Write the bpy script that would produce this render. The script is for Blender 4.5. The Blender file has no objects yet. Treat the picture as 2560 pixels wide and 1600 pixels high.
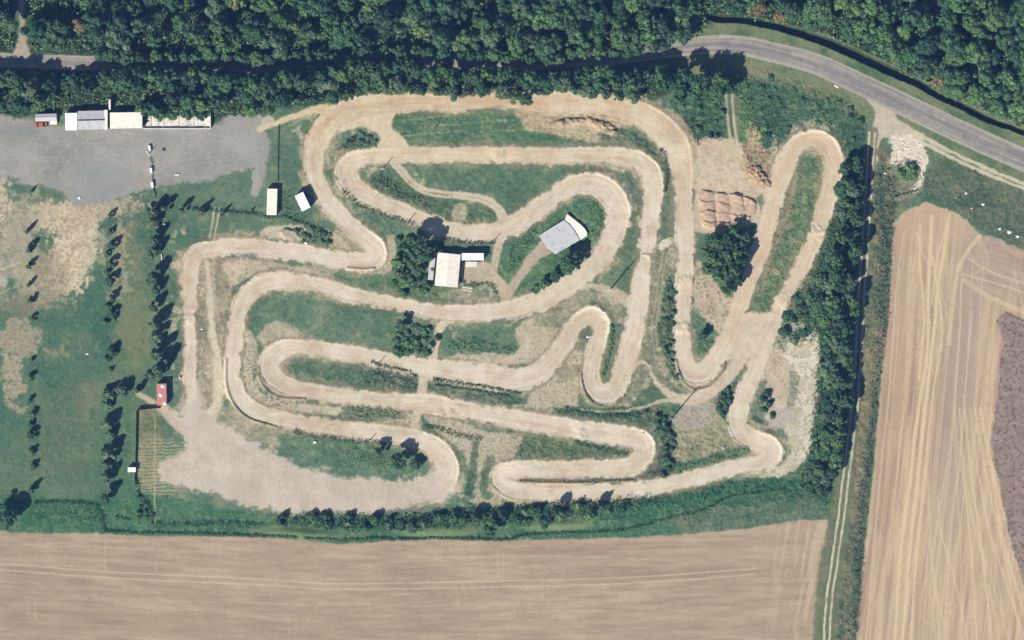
import bpy, math, random
import numpy as np
from mathutils import Vector, Matrix

# ------------------------------------------------------------------ camera, sky, sun, exposure
S = 0.15                                   # metres per photo pixel
def WX(px): return (px - 1280.0) * S
def WY(py): return (800.0 - py) * S
scene = bpy.context.scene
COL = scene.collection
CAM_H = 3000.0
cam_d = bpy.data.cameras.new("camera"); cam = bpy.data.objects.new("camera", cam_d); COL.objects.link(cam)
cam.location = (0, 0, CAM_H); cam.rotation_euler = (0, 0, 0)
cam_d.sensor_width = 36.0; cam_d.lens = 36.0 * CAM_H / (2560 * S)
cam_d.clip_start = 10.0; cam_d.clip_end = 20000.0
scene.camera = cam

SUN_EL = math.radians(41); SUN_AZ = math.radians(220)      # clockwise from north (+Y)
world = bpy.data.worlds.new("World"); scene.world = world; world.use_nodes = True
wn = world.node_tree.nodes; wl = world.node_tree.links
bg = wn.get("Background") or wn.new("ShaderNodeBackground")
sky = wn.new("ShaderNodeTexSky"); sky.sky_type = 'NISHITA'; sky.sun_disc = False
sky.sun_elevation = SUN_EL; sky.sun_rotation = SUN_AZ
sky.air_density = 1.3; sky.dust_density = 0.4; sky.ozone_density = 2.0
wl.new(sky.outputs[0], bg.inputs[0]); bg.inputs[1].default_value = 0.05
sun_d = bpy.data.lights.new("sun", 'SUN'); sun_d.energy = 5.0; sun_d.angle = math.radians(0.5)
sun_d.color = (1.0, 0.955, 0.90)
sun = bpy.data.objects.new("sun", sun_d); COL.objects.link(sun)
D = Vector((math.sin(SUN_AZ) * math.cos(SUN_EL), math.cos(SUN_AZ) * math.cos(SUN_EL), math.sin(SUN_EL)))
sun.rotation_euler = D.to_track_quat('Z', 'Y').to_euler(); sun.location = (0, 0, 500)
scene.view_settings.view_transform = 'Standard'; scene.view_settings.look = 'None'
scene.view_settings.exposure = 0.45; scene.view_settings.gamma = 1.0
scene.cycles.max_bounces = 4; scene.cycles.diffuse_bounces = 2

HAZE = 2.6e-5
def add_haze():
    B = 9500.0; v = [(x, y, z) for z in (-8.0, CAM_H + 60) for x, y in ((-B, -B), (B, -B), (B, B), (-B, B))]
    me = bpy.data.meshes.new('haze'); me.from_pydata(v, [], [(0, 3, 2, 1), (4, 5, 6, 7), (0, 1, 5, 4), (1, 2, 6, 5), (2, 3, 7, 6), (3, 0, 4, 7)])
    mt = bpy.data.materials.new('haze_air'); mt.use_nodes = True; nt = mt.node_tree; nt.nodes.clear()
    out = nt.nodes.new('ShaderNodeOutputMaterial'); pv = nt.nodes.new('ShaderNodeVolumePrincipled')
    pv.inputs['Color'].default_value = (.20, .42, 1.0, 1); pv.inputs['Density'].default_value = HAZE; pv.inputs['Anisotropy'].default_value = 0.0
    nt.links.new(pv.outputs[0], out.inputs['Volume']); me.materials.append(mt)
    o = bpy.data.objects.new('haze', me); COL.objects.link(o); o['kind'] = 'stuff'; o['label'] = "thin bluish air between the ground and the camera"
random.seed(7)
RNG = np.random.default_rng(11)

def lin(c):
    c = np.array(c, float) / 255.0
    return np.where(c <= 0.04045, c / 12.92, ((c + 0.055) / 1.055) ** 2.4)
GAIN = 1.0                                    # picture value -> albedo for a flat sunlit surface at this exposure
def alb(r, g, b): return lin((r, g, b)) * np.array((0.752, 0.712, 0.622))

# ------------------------------------------------------------------ noise and distance tools on the ground grid
TAB = np.random.default_rng(3).random((256, 256)).astype(np.float32)
def vn(u, v, seed=0):
    u = u + seed * 17.31; v = v + seed * 9.77
    iu = np.floor(u).astype(np.int32); iv = np.floor(v).astype(np.int32)
    fu = (u - iu).astype(np.float32); fv = (v - iv).astype(np.float32)
    fu = fu * fu * (3 - 2 * fu); fv = fv * fv * (3 - 2 * fv)
    a = TAB[iu & 255, iv & 255]; b = TAB[(iu + 1) & 255, iv & 255]
    c = TAB[iu & 255, (iv + 1) & 255]; d = TAB[(iu + 1) & 255, (iv + 1) & 255]
    return (a * (1 - fu) + b * fu) * (1 - fv) + (c * (1 - fu) + d * fu) * fv
def fbm(x, y, scale, seed=0, octv=4, rot=True):
    r = 0; amp = 1; tot = 0; u = x / scale; v = y / scale
    for o in range(octv):
        r = r + amp * vn(u, v, seed + o * 5); tot += amp; amp *= 0.55
        u, v = (u * 1.62 - v * 1.19) + 3.1, (u * 1.19 + v * 1.62) + 1.7
    return r / tot
CELL = 2.0
PX0, PX1, PY0, PY1 = -120, 2680, -120, 1720
nx = int((PX1 - PX0) / CELL) + 1; ny = int((PY1 - PY0) / CELL) + 1
gx = (PX0 + np.arange(nx) * CELL).astype(np.float32); gy = (PY0 + np.arange(ny) * CELL).astype(np.float32)
X, Y = np.meshgrid(gx, gy)                      # shape ny, nx
# organic wobble of every hand traced edge
WXX = X + (fbm(X, Y, 26, 1, 3) - .5) * 9 + (fbm(X, Y, 8, 2, 2) - .5) * 5
WYY = Y + (fbm(X, Y, 26, 3, 3) - .5) * 9 + (fbm(X, Y, 8, 4, 2) - .5) * 5

def smooth(pts, closed=False, step=8.0):
    P = [np.array(p, float) for p in pts]; n = len(P); out = []
    if n < 3 and not closed:
        k = max(1, int(np.linalg.norm(P[1][:2] - P[0][:2]) / step))
        return np.array([P[0] + (P[1] - P[0]) * i / k for i in range(k + 1)])
    rng = range(n) if closed else range(n - 1)
    for i in rng:
        if closed: p0, p1, p2, p3 = P[i - 1], P[i], P[(i + 1) % n], P[(i + 2) % n]
        else: p0 = P[max(i - 1, 0)]; p1 = P[i]; p2 = P[i + 1]; p3 = P[min(i + 2, n - 1)]
        k = max(1, int(np.linalg.norm(p2[:2] - p1[:2]) / step))
        for j in range(k):
            t = j / k
            out.append(.5 * ((2 * p1) + (-p0 + p2) * t + (2 * p0 - 5 * p1 + 4 * p2 - p3) * t * t + (-p0 + 3 * p1 - 3 * p2 + p3) * t ** 3))
    if not closed: out.append(P[-1])
    return np.array(out)

def line_field(pts, margin=40, warp=0.5, closed=False, sm=True):
    """pts (x,y,hw): returns e = distance beyond half width, s arc length, o signed offset, k signed curvature"""
    Q = smooth(pts, closed) if sm else np.array(pts, float)
    if closed: Q = np.vstack([Q, Q[:1]])
    E = np.full(X.shape, 1e6, np.float32); Sx = np.zeros(X.shape, np.float32); O = np.zeros(X.shape, np.float32); K = np.zeros(X.shape, np.float32)
    xx = X * (1 - warp) + WXX * warp; yy = Y * (1 - warp) + WYY * warp
    d = np.diff(Q[:, :2], axis=0); L = np.linalg.norm(d, axis=1) + 1e-6
    ang = np.unwrap(np.arctan2(d[:, 1], d[:, 0])); kap = np.zeros(len(Q))
    if len(ang) > 1: kap[1:-1] = np.diff(ang) / ((L[1:] + L[:-1]) / 2)
    w = 5; kap = np.convolve(np.pad(kap, w, mode='edge'), np.ones(2 * w + 1) / (2 * w + 1), 'valid')
    cum = np.concatenate([[0], np.cumsum(L)])
    for i in range(len(L)):
        a = Q[i]; b = Q[i + 1]; m = margin + max(a[2], b[2]) + 8
        i0 = max(0, int((min(a[0], b[0]) - m - PX0) / CELL)); i1 = min(nx, int((max(a[0], b[0]) + m - PX0) / CELL) + 2)
        j0 = max(0, int((min(a[1], b[1]) - m - PY0) / CELL)); j1 = min(ny, int((max(a[1], b[1]) + m - PY0) / CELL) + 2)
        if i1 <= i0 or j1 <= j0: continue
        x = xx[j0:j1, i0:i1] - a[0]; y = yy[j0:j1, i0:i1] - a[1]
        t = np.clip((x * d[i, 0] + y * d[i, 1]) / L[i] ** 2, 0, 1)
        dx = x - t * d[i, 0]; dy = y - t * d[i, 1]; dist = np.sqrt(dx * dx + dy * dy)
        e = dist - (a[2] + (b[2] - a[2]) * t)
        sub = E[j0:j1, i0:i1]; m_ = e < sub
        sub[m_] = e[m_]
        Sx[j0:j1, i0:i1][m_] = (cum[i] + t * L[i])[m_]
        sg = np.sign(d[i, 0] * y - d[i, 1] * x)
        O[j0:j1, i0:i1][m_] = (dist * sg)[m_]
        K[j0:j1, i0:i1][m_] = (kap[i] + (kap[i + 1] - kap[i]) * t)[m_]
    return E, Sx, O, K

def poly_field(pts, warp=1.0, sm=True, margin=60):
    Q = smooth([(p[0], p[1], 0) for p in pts], True, 10) if sm else np.array([(p[0], p[1], 0) for p in pts], float)
    E = line_field([tuple(q) for q in Q], margin, warp, True, False)[0]
    xx = X * (1 - warp) + WXX * warp; yy = Y * (1 - warp) + WYY * warp
    ins = np.zeros(X.shape, bool); n = len(Q)
    for i in range(n):
        x1, y1 = Q[i][:2]; x2, y2 = Q[(i + 1) % n][:2]
        if y1 == y2: continue
        j0 = max(0, int((min(y1, y2) - 20 - PY0) / CELL)); j1 = min(ny, int((max(y1, y2) + 20 - PY0) / CELL) + 2)
        if j1 <= j0: continue
        yb = yy[j0:j1]; xb = xx[j0:j1]
        c = ((y1 > yb) != (y2 > yb)) & (xb < (x2 - x1) * (yb - y1) / (y2 - y1) + x1)
        ins[j0:j1] ^= c
    return np.where(ins, -np.minimum(E, 1e3), E)

def sstep(a, b, x):
    t = np.clip((x - a) / (b - a), 0, 1); return t * t * (3 - 2 * t)
def inside(e, soft=3.0): return (1 - sstep(-soft, soft, e)).astype(np.float32)
def ell(cx, cy, rx, ry, ang=0, warp=1.0):
    xx = X * (1 - warp) + WXX * warp - cx; yy = Y * (1 - warp) + WYY * warp - cy
    c, s = math.cos(math.radians(ang)), math.sin(math.radians(ang))
    u = (xx * c + yy * s) / rx; v = (-xx * s + yy * c) / ry
    return (np.sqrt(u * u + v * v) - 1) * min(rx, ry)

n_big = fbm(X, Y, 170, 21, 4); n_mid = fbm(X, Y, 42, 22, 4); n_sm = fbm(X, Y, 13, 23, 3); n_fine = fbm(X, Y, 5, 24, 2)
C = np.zeros(X.shape + (3,), np.float32); H = np.zeros(X.shape, np.float32); KL = np.zeros(X.shape, np.int8)
ROUGH = np.full(X.shape, 0.16, np.float32)      # height of weeds and clods, metres
CLS = ['ground', 'dirt_track', 'road', 'gravel_yard', 'field', 'ploughed_field', 'farm_lane', 'footpath', 'bare_earth']
def cls(m, k): KL[m > 0.5] = k
def paint(m, col, a=1.0):
    global C
    m = (m * a)[..., None]; C = C * (1 - m) + np.asarray(col, np.float32) * m
def mixc(n, *cols):
    """piecewise blend of colours along noise 0..1 (stretched)"""
    t = np.clip((n - 0.28) / 0.44, 0, 0.9999) * (len(cols) - 1); i = t.astype(int); f = (t - i)[..., None]
    A = np.array(cols, np.float32); return A[i] * (1 - f) + A[i + 1] * f
def rough(m, v):
    global ROUGH
    ROUGH = ROUGH * (1 - m) + v * m

# ------------------------------------------------------------------ grass base
G1, G2, G3, G4 = alb(72, 108, 88), alb(90, 122, 98), alb(106, 134, 108), alb(128, 140, 116)
C[:] = mixc(n_big * .45 + n_mid * .4 + n_sm * .15, G1, G2, G3, G4)
straw = alb(172, 164, 138); pale = alb(206, 196, 172); brown = alb(150, 138, 118)
m = sstep(.58, .70, n_sm * .5 + n_mid * .5); paint(m, straw, .28)

# western meadow
mw = inside(poly_field([(-140, 470), (350, 520), (360, 760), (370, 1300), (-140, 1320)]), 8)
paint(mw, mixc(n_big * .5 + n_mid * .5, alb(64, 106, 84), alb(80, 118, 94), alb(98, 126, 98), alb(116, 132, 106)), .9)
for (cx, cy, rx, ry, an, c, a) in [(190, 610, 55, 130, 12, alb(218, 204, 178), 1), (150, 540, 80, 40, 0, alb(212, 198, 172), .95),
        (270, 520, 80, 26, -12, alb(198, 184, 158), .8), (110, 700, 60, 70, 0, alb(176, 166, 142), .75), (30, 590, 55, 90, 0, alb(168, 164, 148), .85),
        (45, 850, 55, 50, -20, alb(178, 168, 146), .8), (30, 935, 20, 60, -8, alb(186, 176, 152), .8), (5, 490, 20, 60, 0, alb(214, 202, 176), .8),
        (40, 1020, 30, 10, 35, alb(170, 160, 138), .8), (130, 880, 26, 14, 0, alb(176, 166, 140), .5),
        (320, 620, 30, 70, 0, alb(128, 136, 108), .6), (335, 780, 40, 160, 0, alb(118, 136, 104), .7), (170, 1080, 70, 130, 0, alb(104, 126, 96), .6),
        (295, 650, 16, 70, 6, alb(180, 168, 142), .7), (60, 760, 50, 30, 0, alb(160, 150, 130), .5), (330, 850, 50, 70, 0, alb(124, 138, 104), .6)]:
    e = ell(cx, cy, rx, ry, an); m = inside(e + (n_sm - .5) * 46 + (n_fine - .5) * 22, 9)
    paint(m, c, a); 
    speck = m * sstep(.52, .6, n_fine) * a; paint(speck, alb(122, 120, 98), .45)
e = line_field([(0, 675, 3), (30, 665, 3), (50, 655, 2)], 10)[0]; paint(inside(e, 2), pale, .8)
paint(inside(ell(8, 700, 12, 18), 4), alb(200, 198, 190), .7)
paint(inside(ell(70, 572, 14, 18, -30), 4), alb(140, 138, 136), .7)

# forest floors
FN = [(-140, -140), (1800, -140), (1800, 20), (1768, 40), (1758, 100), (1640, 118), (1560, 115), (1480, 132), (1400, 150), (1300, 150), (1200, 122),
      (1110, 124), (1010, 98), (930, 138), (860, 148), (760, 128), (640, 152), (480, 150), (400, 168), (300, 150), (240, 128), (150, 130), (75, 122), (74, -140), (30, -140), (30, 125), (-140, 130)]
FS = [(-140, 185), (120, 190), (240, 180), (330, 172), (420, 170), (520, 178), (640, 175), (760, 165), (900, 160), (1000, 165), (1100, 150), (1200, 165), (1300, 172), (1400, 168),
      (1560, 175), (1640, 185), (1700, 200), (1660, 232), (1600, 245), (1560, 250), (1500, 250), (1460, 228), (1380, 222), (1310, 248), (1270, 250), (1220, 232), (1120, 238), (1060, 232), (960, 226), (860, 240), (760, 258), (690, 262), (600, 290), (520, 292), (420, 280), (320, 264), (220, 262), (140, 272), (60, 285), (-140, 300)]
FE = [(1795, -140), (1795, 30), (1870, 44), (1960, 58), (2060, 82), (2160, 128), (2260, 182), (2340, 222), (2440, 275), (2700, 380), (2700, -140)]
for P in (FN, FS, FE):
    m = inside(poly_field(P, 1, False) - 8, 8)
    paint(m, mixc(n_sm, alb(44, 62, 48), alb(60, 76, 56)), .95); rough(m, .3)
# north-east scrub bank
m = inside(poly_field([(1690, 200), (1790, 170), (1900, 176), (2040, 215), (2150, 265), (2172, 320), (2150, 420), (2110, 430), (2108, 370), (2070, 322), (2010, 312), (1960, 350), (1930, 400), (1860, 420), (1840, 380), (1760, 370), (1720, 340), (1680, 290)], 1, False), 5)
paint(m, mixc(n_mid * .6 + n_sm * .4, alb(58, 92, 76), alb(76, 112, 86), alb(100, 130, 98)), .95); rough(m, .6)
m = inside(ell(1862, 300, 22, 50, -20) + (n_sm - .5) * 20, 7); paint(m, alb(104, 142, 92), .8)
m = inside(ell(1884, 345, 18, 34, -10) + (n_sm - .5) * 22, 5); paint(m, alb(196, 178, 146), .9)

# verge grass of the road
e_road, s_road, o_road, k_road = line_field([(-140, 150, 17), (0, 150, 17), (300, 160, 17), (640, 165, 17), (1000, 158, 17), (1300, 158, 17), (1500, 146, 18), (1650, 126, 20), (1770, 112, 23), (1850, 114, 24), (1920, 128, 25), (2039, 160, 26), (2158, 214, 27), (2264, 264, 28), (2396, 327, 28), (2560, 400, 28), (2700, 455, 28)], 60, .12)
m = inside(np.abs(e_road - 26) - 26, 4) * (X > 1700); paint(m, mixc(n_mid, alb(92, 118, 84), alb(124, 138, 104), alb(136, 140, 112)), .85)
# deep ditch along the eastern wood
e_d, _, _, _ = line_field([(1775, 42, 8), (1800, 46, 9), (1860, 50, 9), (1925, 62, 9), (2000, 82, 10), (2080, 110, 11), (2160, 146, 12), (2220, 174, 11), (2290, 205, 9), (2345, 238, 8), (2400, 262, 8), (2470, 298, 7), (2545, 325, 6), (2700, 380, 6)], 20, .5)
DITCH = e_d

# general scrub / rough patches inside the circuit : (polygon, colours, rough)
LAWNM = np.zeros(X.shape, np.float32)
def patch(pts, cols, rg=.16, a=.9, soft=4, sm=True, spk=None, k=None, ns=1.0):
    global LAWNM
    if cols is TAN: rg = min(rg, .16); spk = None if spk is None else alb(152, 150, 122)
    if cols is DRY: rg = min(rg, .25)
    m = inside(poly_field(pts, 1, sm) + (n_sm - .5) * 14 * ns, soft)
    LAWNM = np.maximum(LAWNM, m) if cols[1][1] > cols[1][0] * 1.12 else LAWNM * (1 - m)
    paint(m, mixc(n_mid * .4 + n_sm * .35 + n_fine * .25, *cols), a); rough(m, rg)
    if spk is not None: paint(m * sstep(.54, .62, n_fine * .6 + n_sm * .4), spk, .7)
    if k is not None: cls(m, k)
    return m
TAN = (alb(182, 174, 150), alb(210, 198, 174), alb(226, 215, 194)); SCR = (alb(54, 84, 66), alb(80, 108, 82), alb(118, 130, 106))
DRY = (alb(116, 130, 104), alb(156, 156, 130), alb(194, 184, 160))
LAWN = (alb(84, 116, 90), alb(100, 132, 102), alb(116, 140, 112))
# strips beside the west leg
patch([(495, 640), (560, 640), (620, 650), (600, 690), (568, 760), (560, 900), (556, 980), (540, 1030), (500, 1010), (492, 860)], (alb(128, 132, 108), alb(172, 162, 138), alb(198, 186, 160)), .18, .9, 5)
patch([(560, 655), (660, 650), (760, 668), (830, 690), (770, 690), (690, 680), (630, 690), (590, 720), (570, 700)], TAN, .3, .8)
patch([(600, 800), (640, 850), (640, 900), (636, 960), (700, 1005), (780, 1010), (900, 1015), (1020, 1030), (1010, 1060), (900, 1050), (760, 1030), (680, 1015), (625, 990), (606, 900)], TAN, .3, .85)
patch([(905, 1005), (1000, 1020), (1010, 1048), (900, 1052), (840, 1040)], SCR, .6, .8)
patch([(520, 1010), (570, 1020), (640, 1060), (700, 1080), (760, 1090), (700, 1120), (600, 1090), (540, 1060)], DRY, .3, .8)
patch([(700, 1085), (790, 1095), (900, 1108), (1000, 1130), (1055, 1165), (1040, 1186), (960, 1192), (860, 1180), (760, 1150), (700, 1120)], LAWN, .25, .9)
patch([(640, 740), (740, 742), (860, 765), (1000, 800), (1010, 870), (880, 860), (740, 845), (660, 850), (620, 800)], LAWN, .16, .8)
patch([(640, 840), (700, 800), (760, 850), (660, 860)], TAN, .2, .6)
patch([(720, 900), (800, 900), (1000, 930), (1035, 945), (1030, 985), (860, 972), (740, 948)], (alb(70, 100, 78), alb(88, 116, 88), alb(106, 128, 100)), .25)
patch([(900, 905), (1035, 945), (1030, 980), (930, 960)], SCR, .9, .7)
patch([(1085, 950), (1280, 985), (1300, 1010), (1180, 1000), (1080, 980)], SCR, .5, .9)
patch([(1110, 880), (1170, 810), (1290, 810), (1300, 870), (1280, 905), (1150, 895)], LAWN, .2, .85)
patch([(1290, 820), (1370, 770), (1440, 740), (1480, 750), (1380, 880), (1300, 910), (1130, 895), (1150, 885), (1290, 880)], TAN, .35, .85, spk=alb(92, 112, 84))
patch([(1350, 760), (1440, 730), (1520, 730), (1570, 745), (1560, 800), (1530, 810), (1520, 780), (1480, 755), (1440, 780), (1400, 820), (1340, 810)], DRY, .3, .85)
patch([(1340, 960), (1400, 900), (1440, 900), (1445, 990), (1440, 1020), (1330, 1010)], TAN, .4, .85, spk=alb(112, 118, 96))
patch([(1440, 850), (1475, 860), (1460, 920), (1400, 960), (1390, 940)], DRY, .4, .8)
patch([(1380, 1015), (1450, 1020), (1640, 1015), (1700, 1040), (1650, 1075), (1560, 1062), (1400, 1040)], SCR, .6, .85)
patch([(1640, 1040), (1690, 1050), (1700, 1180), (1640, 1200), (1600, 1190), (1655, 1120), (1640, 1080)], (alb(60, 74, 74), alb(84, 104, 84), alb(112, 120, 104)), .9, .9)
patch([(1700, 1030), (1760, 1000), (1830, 980), (1820, 1060), (1850, 1120), (1800, 1140), (1690, 1150), (1680, 1080)], (alb(110, 130, 92), alb(160, 158, 128), alb(186, 178, 152)), .45, .9)
m = patch([(1680, 1045), (1720, 1010), (1775, 1005), (1790, 1040), (1750, 1075), (1700, 1075)], (alb(176, 168, 158), alb(194, 184, 172)), .15, .9)
patch([(1830, 1120), (1885, 1118), (1850, 1150), (1760, 1170), (1690, 1190), (1700, 1160)], LAWN, .6, .8)
patch([(1270, 1075), (1340, 1080), (1460, 1110), (1570, 1128), (1570, 1145), (1440, 1148), (1300, 1148), (1250, 1140)], (alb(80, 100, 78), alb(104, 126, 92), alb(140, 142, 112)), .5, .9)
patch([(1060, 1030), (1110, 1040), (1220, 1080), (1300, 1085), (1280, 1150), (1220, 1170), (1180, 1180), (1150, 1120), (1090, 1080)], TAN, .15, .85, spk=alb(104, 108, 84))
patch([(1180, 1100), (1196, 1100), (1190, 1190), (1176, 1240), (1160, 1240), (1172, 1180)], SCR, .3, .9)
patch([(1220, 1140), (1240, 1150), (1215, 1200), (1230, 1240), (1210, 1250), (1200, 1200)], SCR, .3, .7)
patch([(985, 280), (1100, 270), (1250, 275), (1320, 300), (1420, 340), (1560, 350), (1640, 372), (1500, 368), (1280, 365), (1040, 365), (1010, 345), (980, 305)], (alb(62, 104, 80), alb(88, 126, 92), alb(120, 140, 108)), .25, .9)
patch([(1300, 270), (1440, 272), (1560, 290), (1590, 315), (1520, 325), (1540, 352), (1460, 350), (1400, 338), (1330, 328), (1300, 305)], (alb(176, 160, 132), alb(202, 186, 158), alb(218, 202, 174)), .3, .95, spk=alb(150, 140, 112))
patch([(1500, 325), (1560, 320), (1620, 350), (1660, 400), (1670, 470), (1655, 440), (1630, 395), (1590, 370), (1510, 360)], SCR, .6, .9)
for a_, b_ in (((1010, 300), (1230, 278)), ((1010, 340), (1160, 325)), ((1100, 312), (1280, 300)), ((1200, 330), (1330, 322))):
    e = line_field([(a_[0], a_[1], 1.5), (b_[0], b_[1], 1.5)], 10, 1)[0]; paint(inside(e + (n_sm - .5) * 9, 2), alb(172, 172, 136), .7)
patch([(1030, 415), (1250, 405), (1420, 415), (1400, 440), (1300, 520), (1270, 535), (1240, 490), (1100, 460), (1045, 440)], (alb(76, 112, 84), alb(96, 128, 96), alb(116, 138, 108)), .2, .85)
patch([(940, 425), (990, 430), (1060, 490), (1180, 510), (1235, 520), (1235, 555), (1120, 555), (1070, 520), (960, 480), (925, 455)], (alb(66, 98, 72), alb(90, 116, 84), alb(120, 136, 100)), .4, .9)
patch([(930, 440), (990, 460), (1080, 515), (1060, 530), (980, 500), (935, 470)], SCR, .8, .8)
patch([(1140, 515), (1160, 510), (1165, 550), (1130, 552)], TAN, .2, .7)
patch([(850, 520), (900, 530), (980, 545), (1060, 570), (1060, 700), (990, 720), (980, 650), (960, 600), (900, 560)], LAWN, .4, .8)
patch([(970, 590), (990, 600), (990, 660), (975, 680), (955, 670)], TAN, .3, .8)
patch([(720, 560), (760, 565), (770, 600), (720, 604), (650, 590), (660, 570)], TAN, .3, .9)
patch([(830, 582), (850, 590), (885, 625), (870, 628), (835, 610)], (alb(196, 176, 146), alb(214, 196, 166)), .15, .9)
patch([(850, 680), (960, 690), (1060, 700), (1220, 720), (1250, 760), (1090, 755), (940, 730), (840, 700)], (alb(74, 112, 80), alb(100, 128, 92), alb(134, 140, 112)), .4, .85)
patch([(1120, 725), (1230, 715), (1245, 750), (1180, 760), (1100, 745)], DRY, .5, .7)
patch([(1110, 605), (1240, 612), (1230, 630), (1110, 628)], SCR, .3, .6)
patch([(1300, 600), (1450, 495), (1500, 510), (1515, 560), (1470, 640), (1400, 700), (1310, 740), (1260, 700), (1250, 660)], (alb(64, 104, 74), alb(88, 126, 88), alb(104, 140, 100)), .35, .9)
patch([(1415, 415), (1540, 425), (1600, 470), (1605, 560), (1600, 620), (1560, 640), (1600, 560), (1585, 500), (1540, 440), (1480, 425)], (alb(84, 100, 88), alb(112, 124, 104), alb(134, 138, 116)), .3, .85)
patch([(1570, 600), (1605, 620), (1590, 700), (1570, 745), (1520, 735), (1480, 725), (1540, 660)], (alb(82, 112, 84), alb(106, 132, 100), alb(124, 140, 112)), .25, .85)
patch([(1640, 620), (1690, 620), (1690, 700), (1680, 920), (1720, 985), (1640, 960), (1600, 900), (1620, 780), (1630, 680)], (alb(108, 120, 92), alb(138, 142, 112), alb(166, 156, 130)), .4, .85)
patch([(1665, 700), (1688, 700), (1682, 900), (1705, 960), (1660, 900), (1650, 800)], SCR, .9, .9)
patch([(1655, 410), (1680, 440), (1690, 500), (1685, 600), (1650, 610), (1655, 520)], (alb(96, 118, 90), alb(112, 130, 100)), .2, .85)
patch([(1505, 830), (1545, 810), (1555, 860), (1530, 950), (1500, 960), (1498, 900)], (alb(92, 118, 92), alb(112, 136, 106)), .3, .9)
patch([(1590, 880), (1620, 920), (1620, 985), (1580, 1010), (1550, 1010), (1580, 960)], DRY, .4, .8)
patch([(1590, 1000), (1630, 960), (1670, 990), (1620, 1010), (1580, 1015)], (alb(84, 112, 84), alb(98, 124, 94)), .2, .85)
patch([(1725, 355), (1840, 350), (1870, 400), (1890, 415), (1935, 420), (1925, 520), (1895, 560), (1740, 580), (1738, 480), (1705, 420)], (alb(202, 182, 160), alb(212, 194, 172), alb(222, 206, 184)), .15, .97, k=8)
patch([(1660, 300), (1700, 300), (1740, 360), (1745, 400), (1720, 400), (1690, 330)], TAN, .6, .85)
patch([(1860, 360), (1930, 380), (1920, 470), (1860, 430)], (alb(120, 128, 92), alb(176, 160, 130), alb(200, 180, 150)), .5, .85, spk=alb(96, 80, 64))
patch([(1735, 655), (1765, 670), (1815, 740), (1840, 755), (1810, 830), (1785, 830), (1740, 790)], (alb(184, 172, 152), alb(206, 192, 168), alb(220, 206, 184)), .25, .97, spk=alb(128, 120, 96), k=8)
patch([(1735, 780), (1780, 815), (1795, 850), (1770, 888), (1735, 885)], LAWN, .5, .9)
patch([(1890, 500), (1960, 470), (2000, 400), (2055, 400), (2050, 480), (2000, 640), (1930, 790), (1900, 850), (1870, 820), (1880, 740), (1930, 600)], (alb(78, 112, 82), alb(108, 132, 98), alb(168, 160, 130)), .4, .9)
e = line_field([(1985, 470, 7), (1960, 540, 9), (1945, 590, 9), (1925, 640, 8), (1905, 700, 4)], 10)[0]; paint(inside(e + (n_sm - .5) * 8, 3), alb(164, 146, 128), .8)
patch([(1930, 850), (1960, 810), (2045, 830), (2050, 950), (2035, 1060), (2012, 1150), (1950, 1195), (1890, 1200), (1970, 1140), (1960, 1070), (1890, 1040), (1880, 960)], (alb(204, 198, 180), alb(226, 220, 204), alb(240, 234, 220)), .12, .97, soft=5, spk=alb(150, 150, 124), k=8)
patch([(1900, 950), (1935, 960), (1930, 1040), (1890, 1060), (1882, 1000)], SCR, .9, .8)
patch([(1965, 930), (2000, 940), (1985, 1010), (1965, 1020)], SCR, .6, .6)
patch([(1925, 880), (1970, 900), (1966, 1000), (1925, 1000)], (alb(200, 184, 162), alb(212, 198, 176)), .1, .9)
patch([(1925, 1020), (1995, 1025), (1990, 1065), (1920, 1070)], (alb(184, 178, 168), alb(196, 190, 178)), .1, .9)
patch([(1925, 800), (1965, 800), (1968, 870), (1930, 870)], SCR, .7, .5)
patch([(1870, 890), (1885, 900), (1840, 990), (1815, 1060), (1800, 1050), (1835, 950)], (alb(72, 108, 76), alb(94, 126, 90)), .4, .9)
# green strip east of the circuit and scrub beyond the lane
patch([(2105, 400), (2160, 400), (2150, 700), (2110, 1150), (2080, 1290), (1900, 1310), (1940, 1200), (2015, 1150), (2035, 1050), (2048, 850), (1975, 790), (1960, 760), (2040, 620), (2090, 480)], (alb(62, 98, 74), alb(84, 118, 86), alb(104, 134, 100)), .5, .9)
patch([(1985, 700), (1960, 760), (1940, 820), (1990, 830), (2040, 700)], DRY, .4, .5)
patch([(2190, 400), (2260, 400), (2240, 520), (2228, 620), (2220, 800), (2195, 1000), (2160, 1360), (2140, 1620), (2085, 1620), (2130, 1250), (2150, 1000), (2175, 600)], (alb(72, 94, 76), alb(108, 116, 92), alb(136, 132, 108)), .6, .95, ns=.5)
patch([(2170, 830), (2215, 830), (2210, 900), (2180, 1000), (2150, 1260), (2130, 1270), (2150, 1000)], (alb(108, 118, 88), alb(144, 136, 108), alb(170, 150, 126)), .5, .7)
patch([(2195, 430), (2320, 400), (2420, 420), (2600, 480), (2600, 650), (2520, 600), (2440, 560), (2380, 520), (2310, 480), (2240, 520)], (alb(84, 104, 84), alb(106, 122, 96), alb(140, 140, 114)), .3, .95)
patch([(2220, 400), (2290, 420), (2300, 480), (2220, 500)], DRY, .4, .6)
m = inside(ell(2430, 500, 38, 26, 0) + (n_sm - .5) * 14, 6); paint(m, alb(56, 84, 72), .6)
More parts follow.
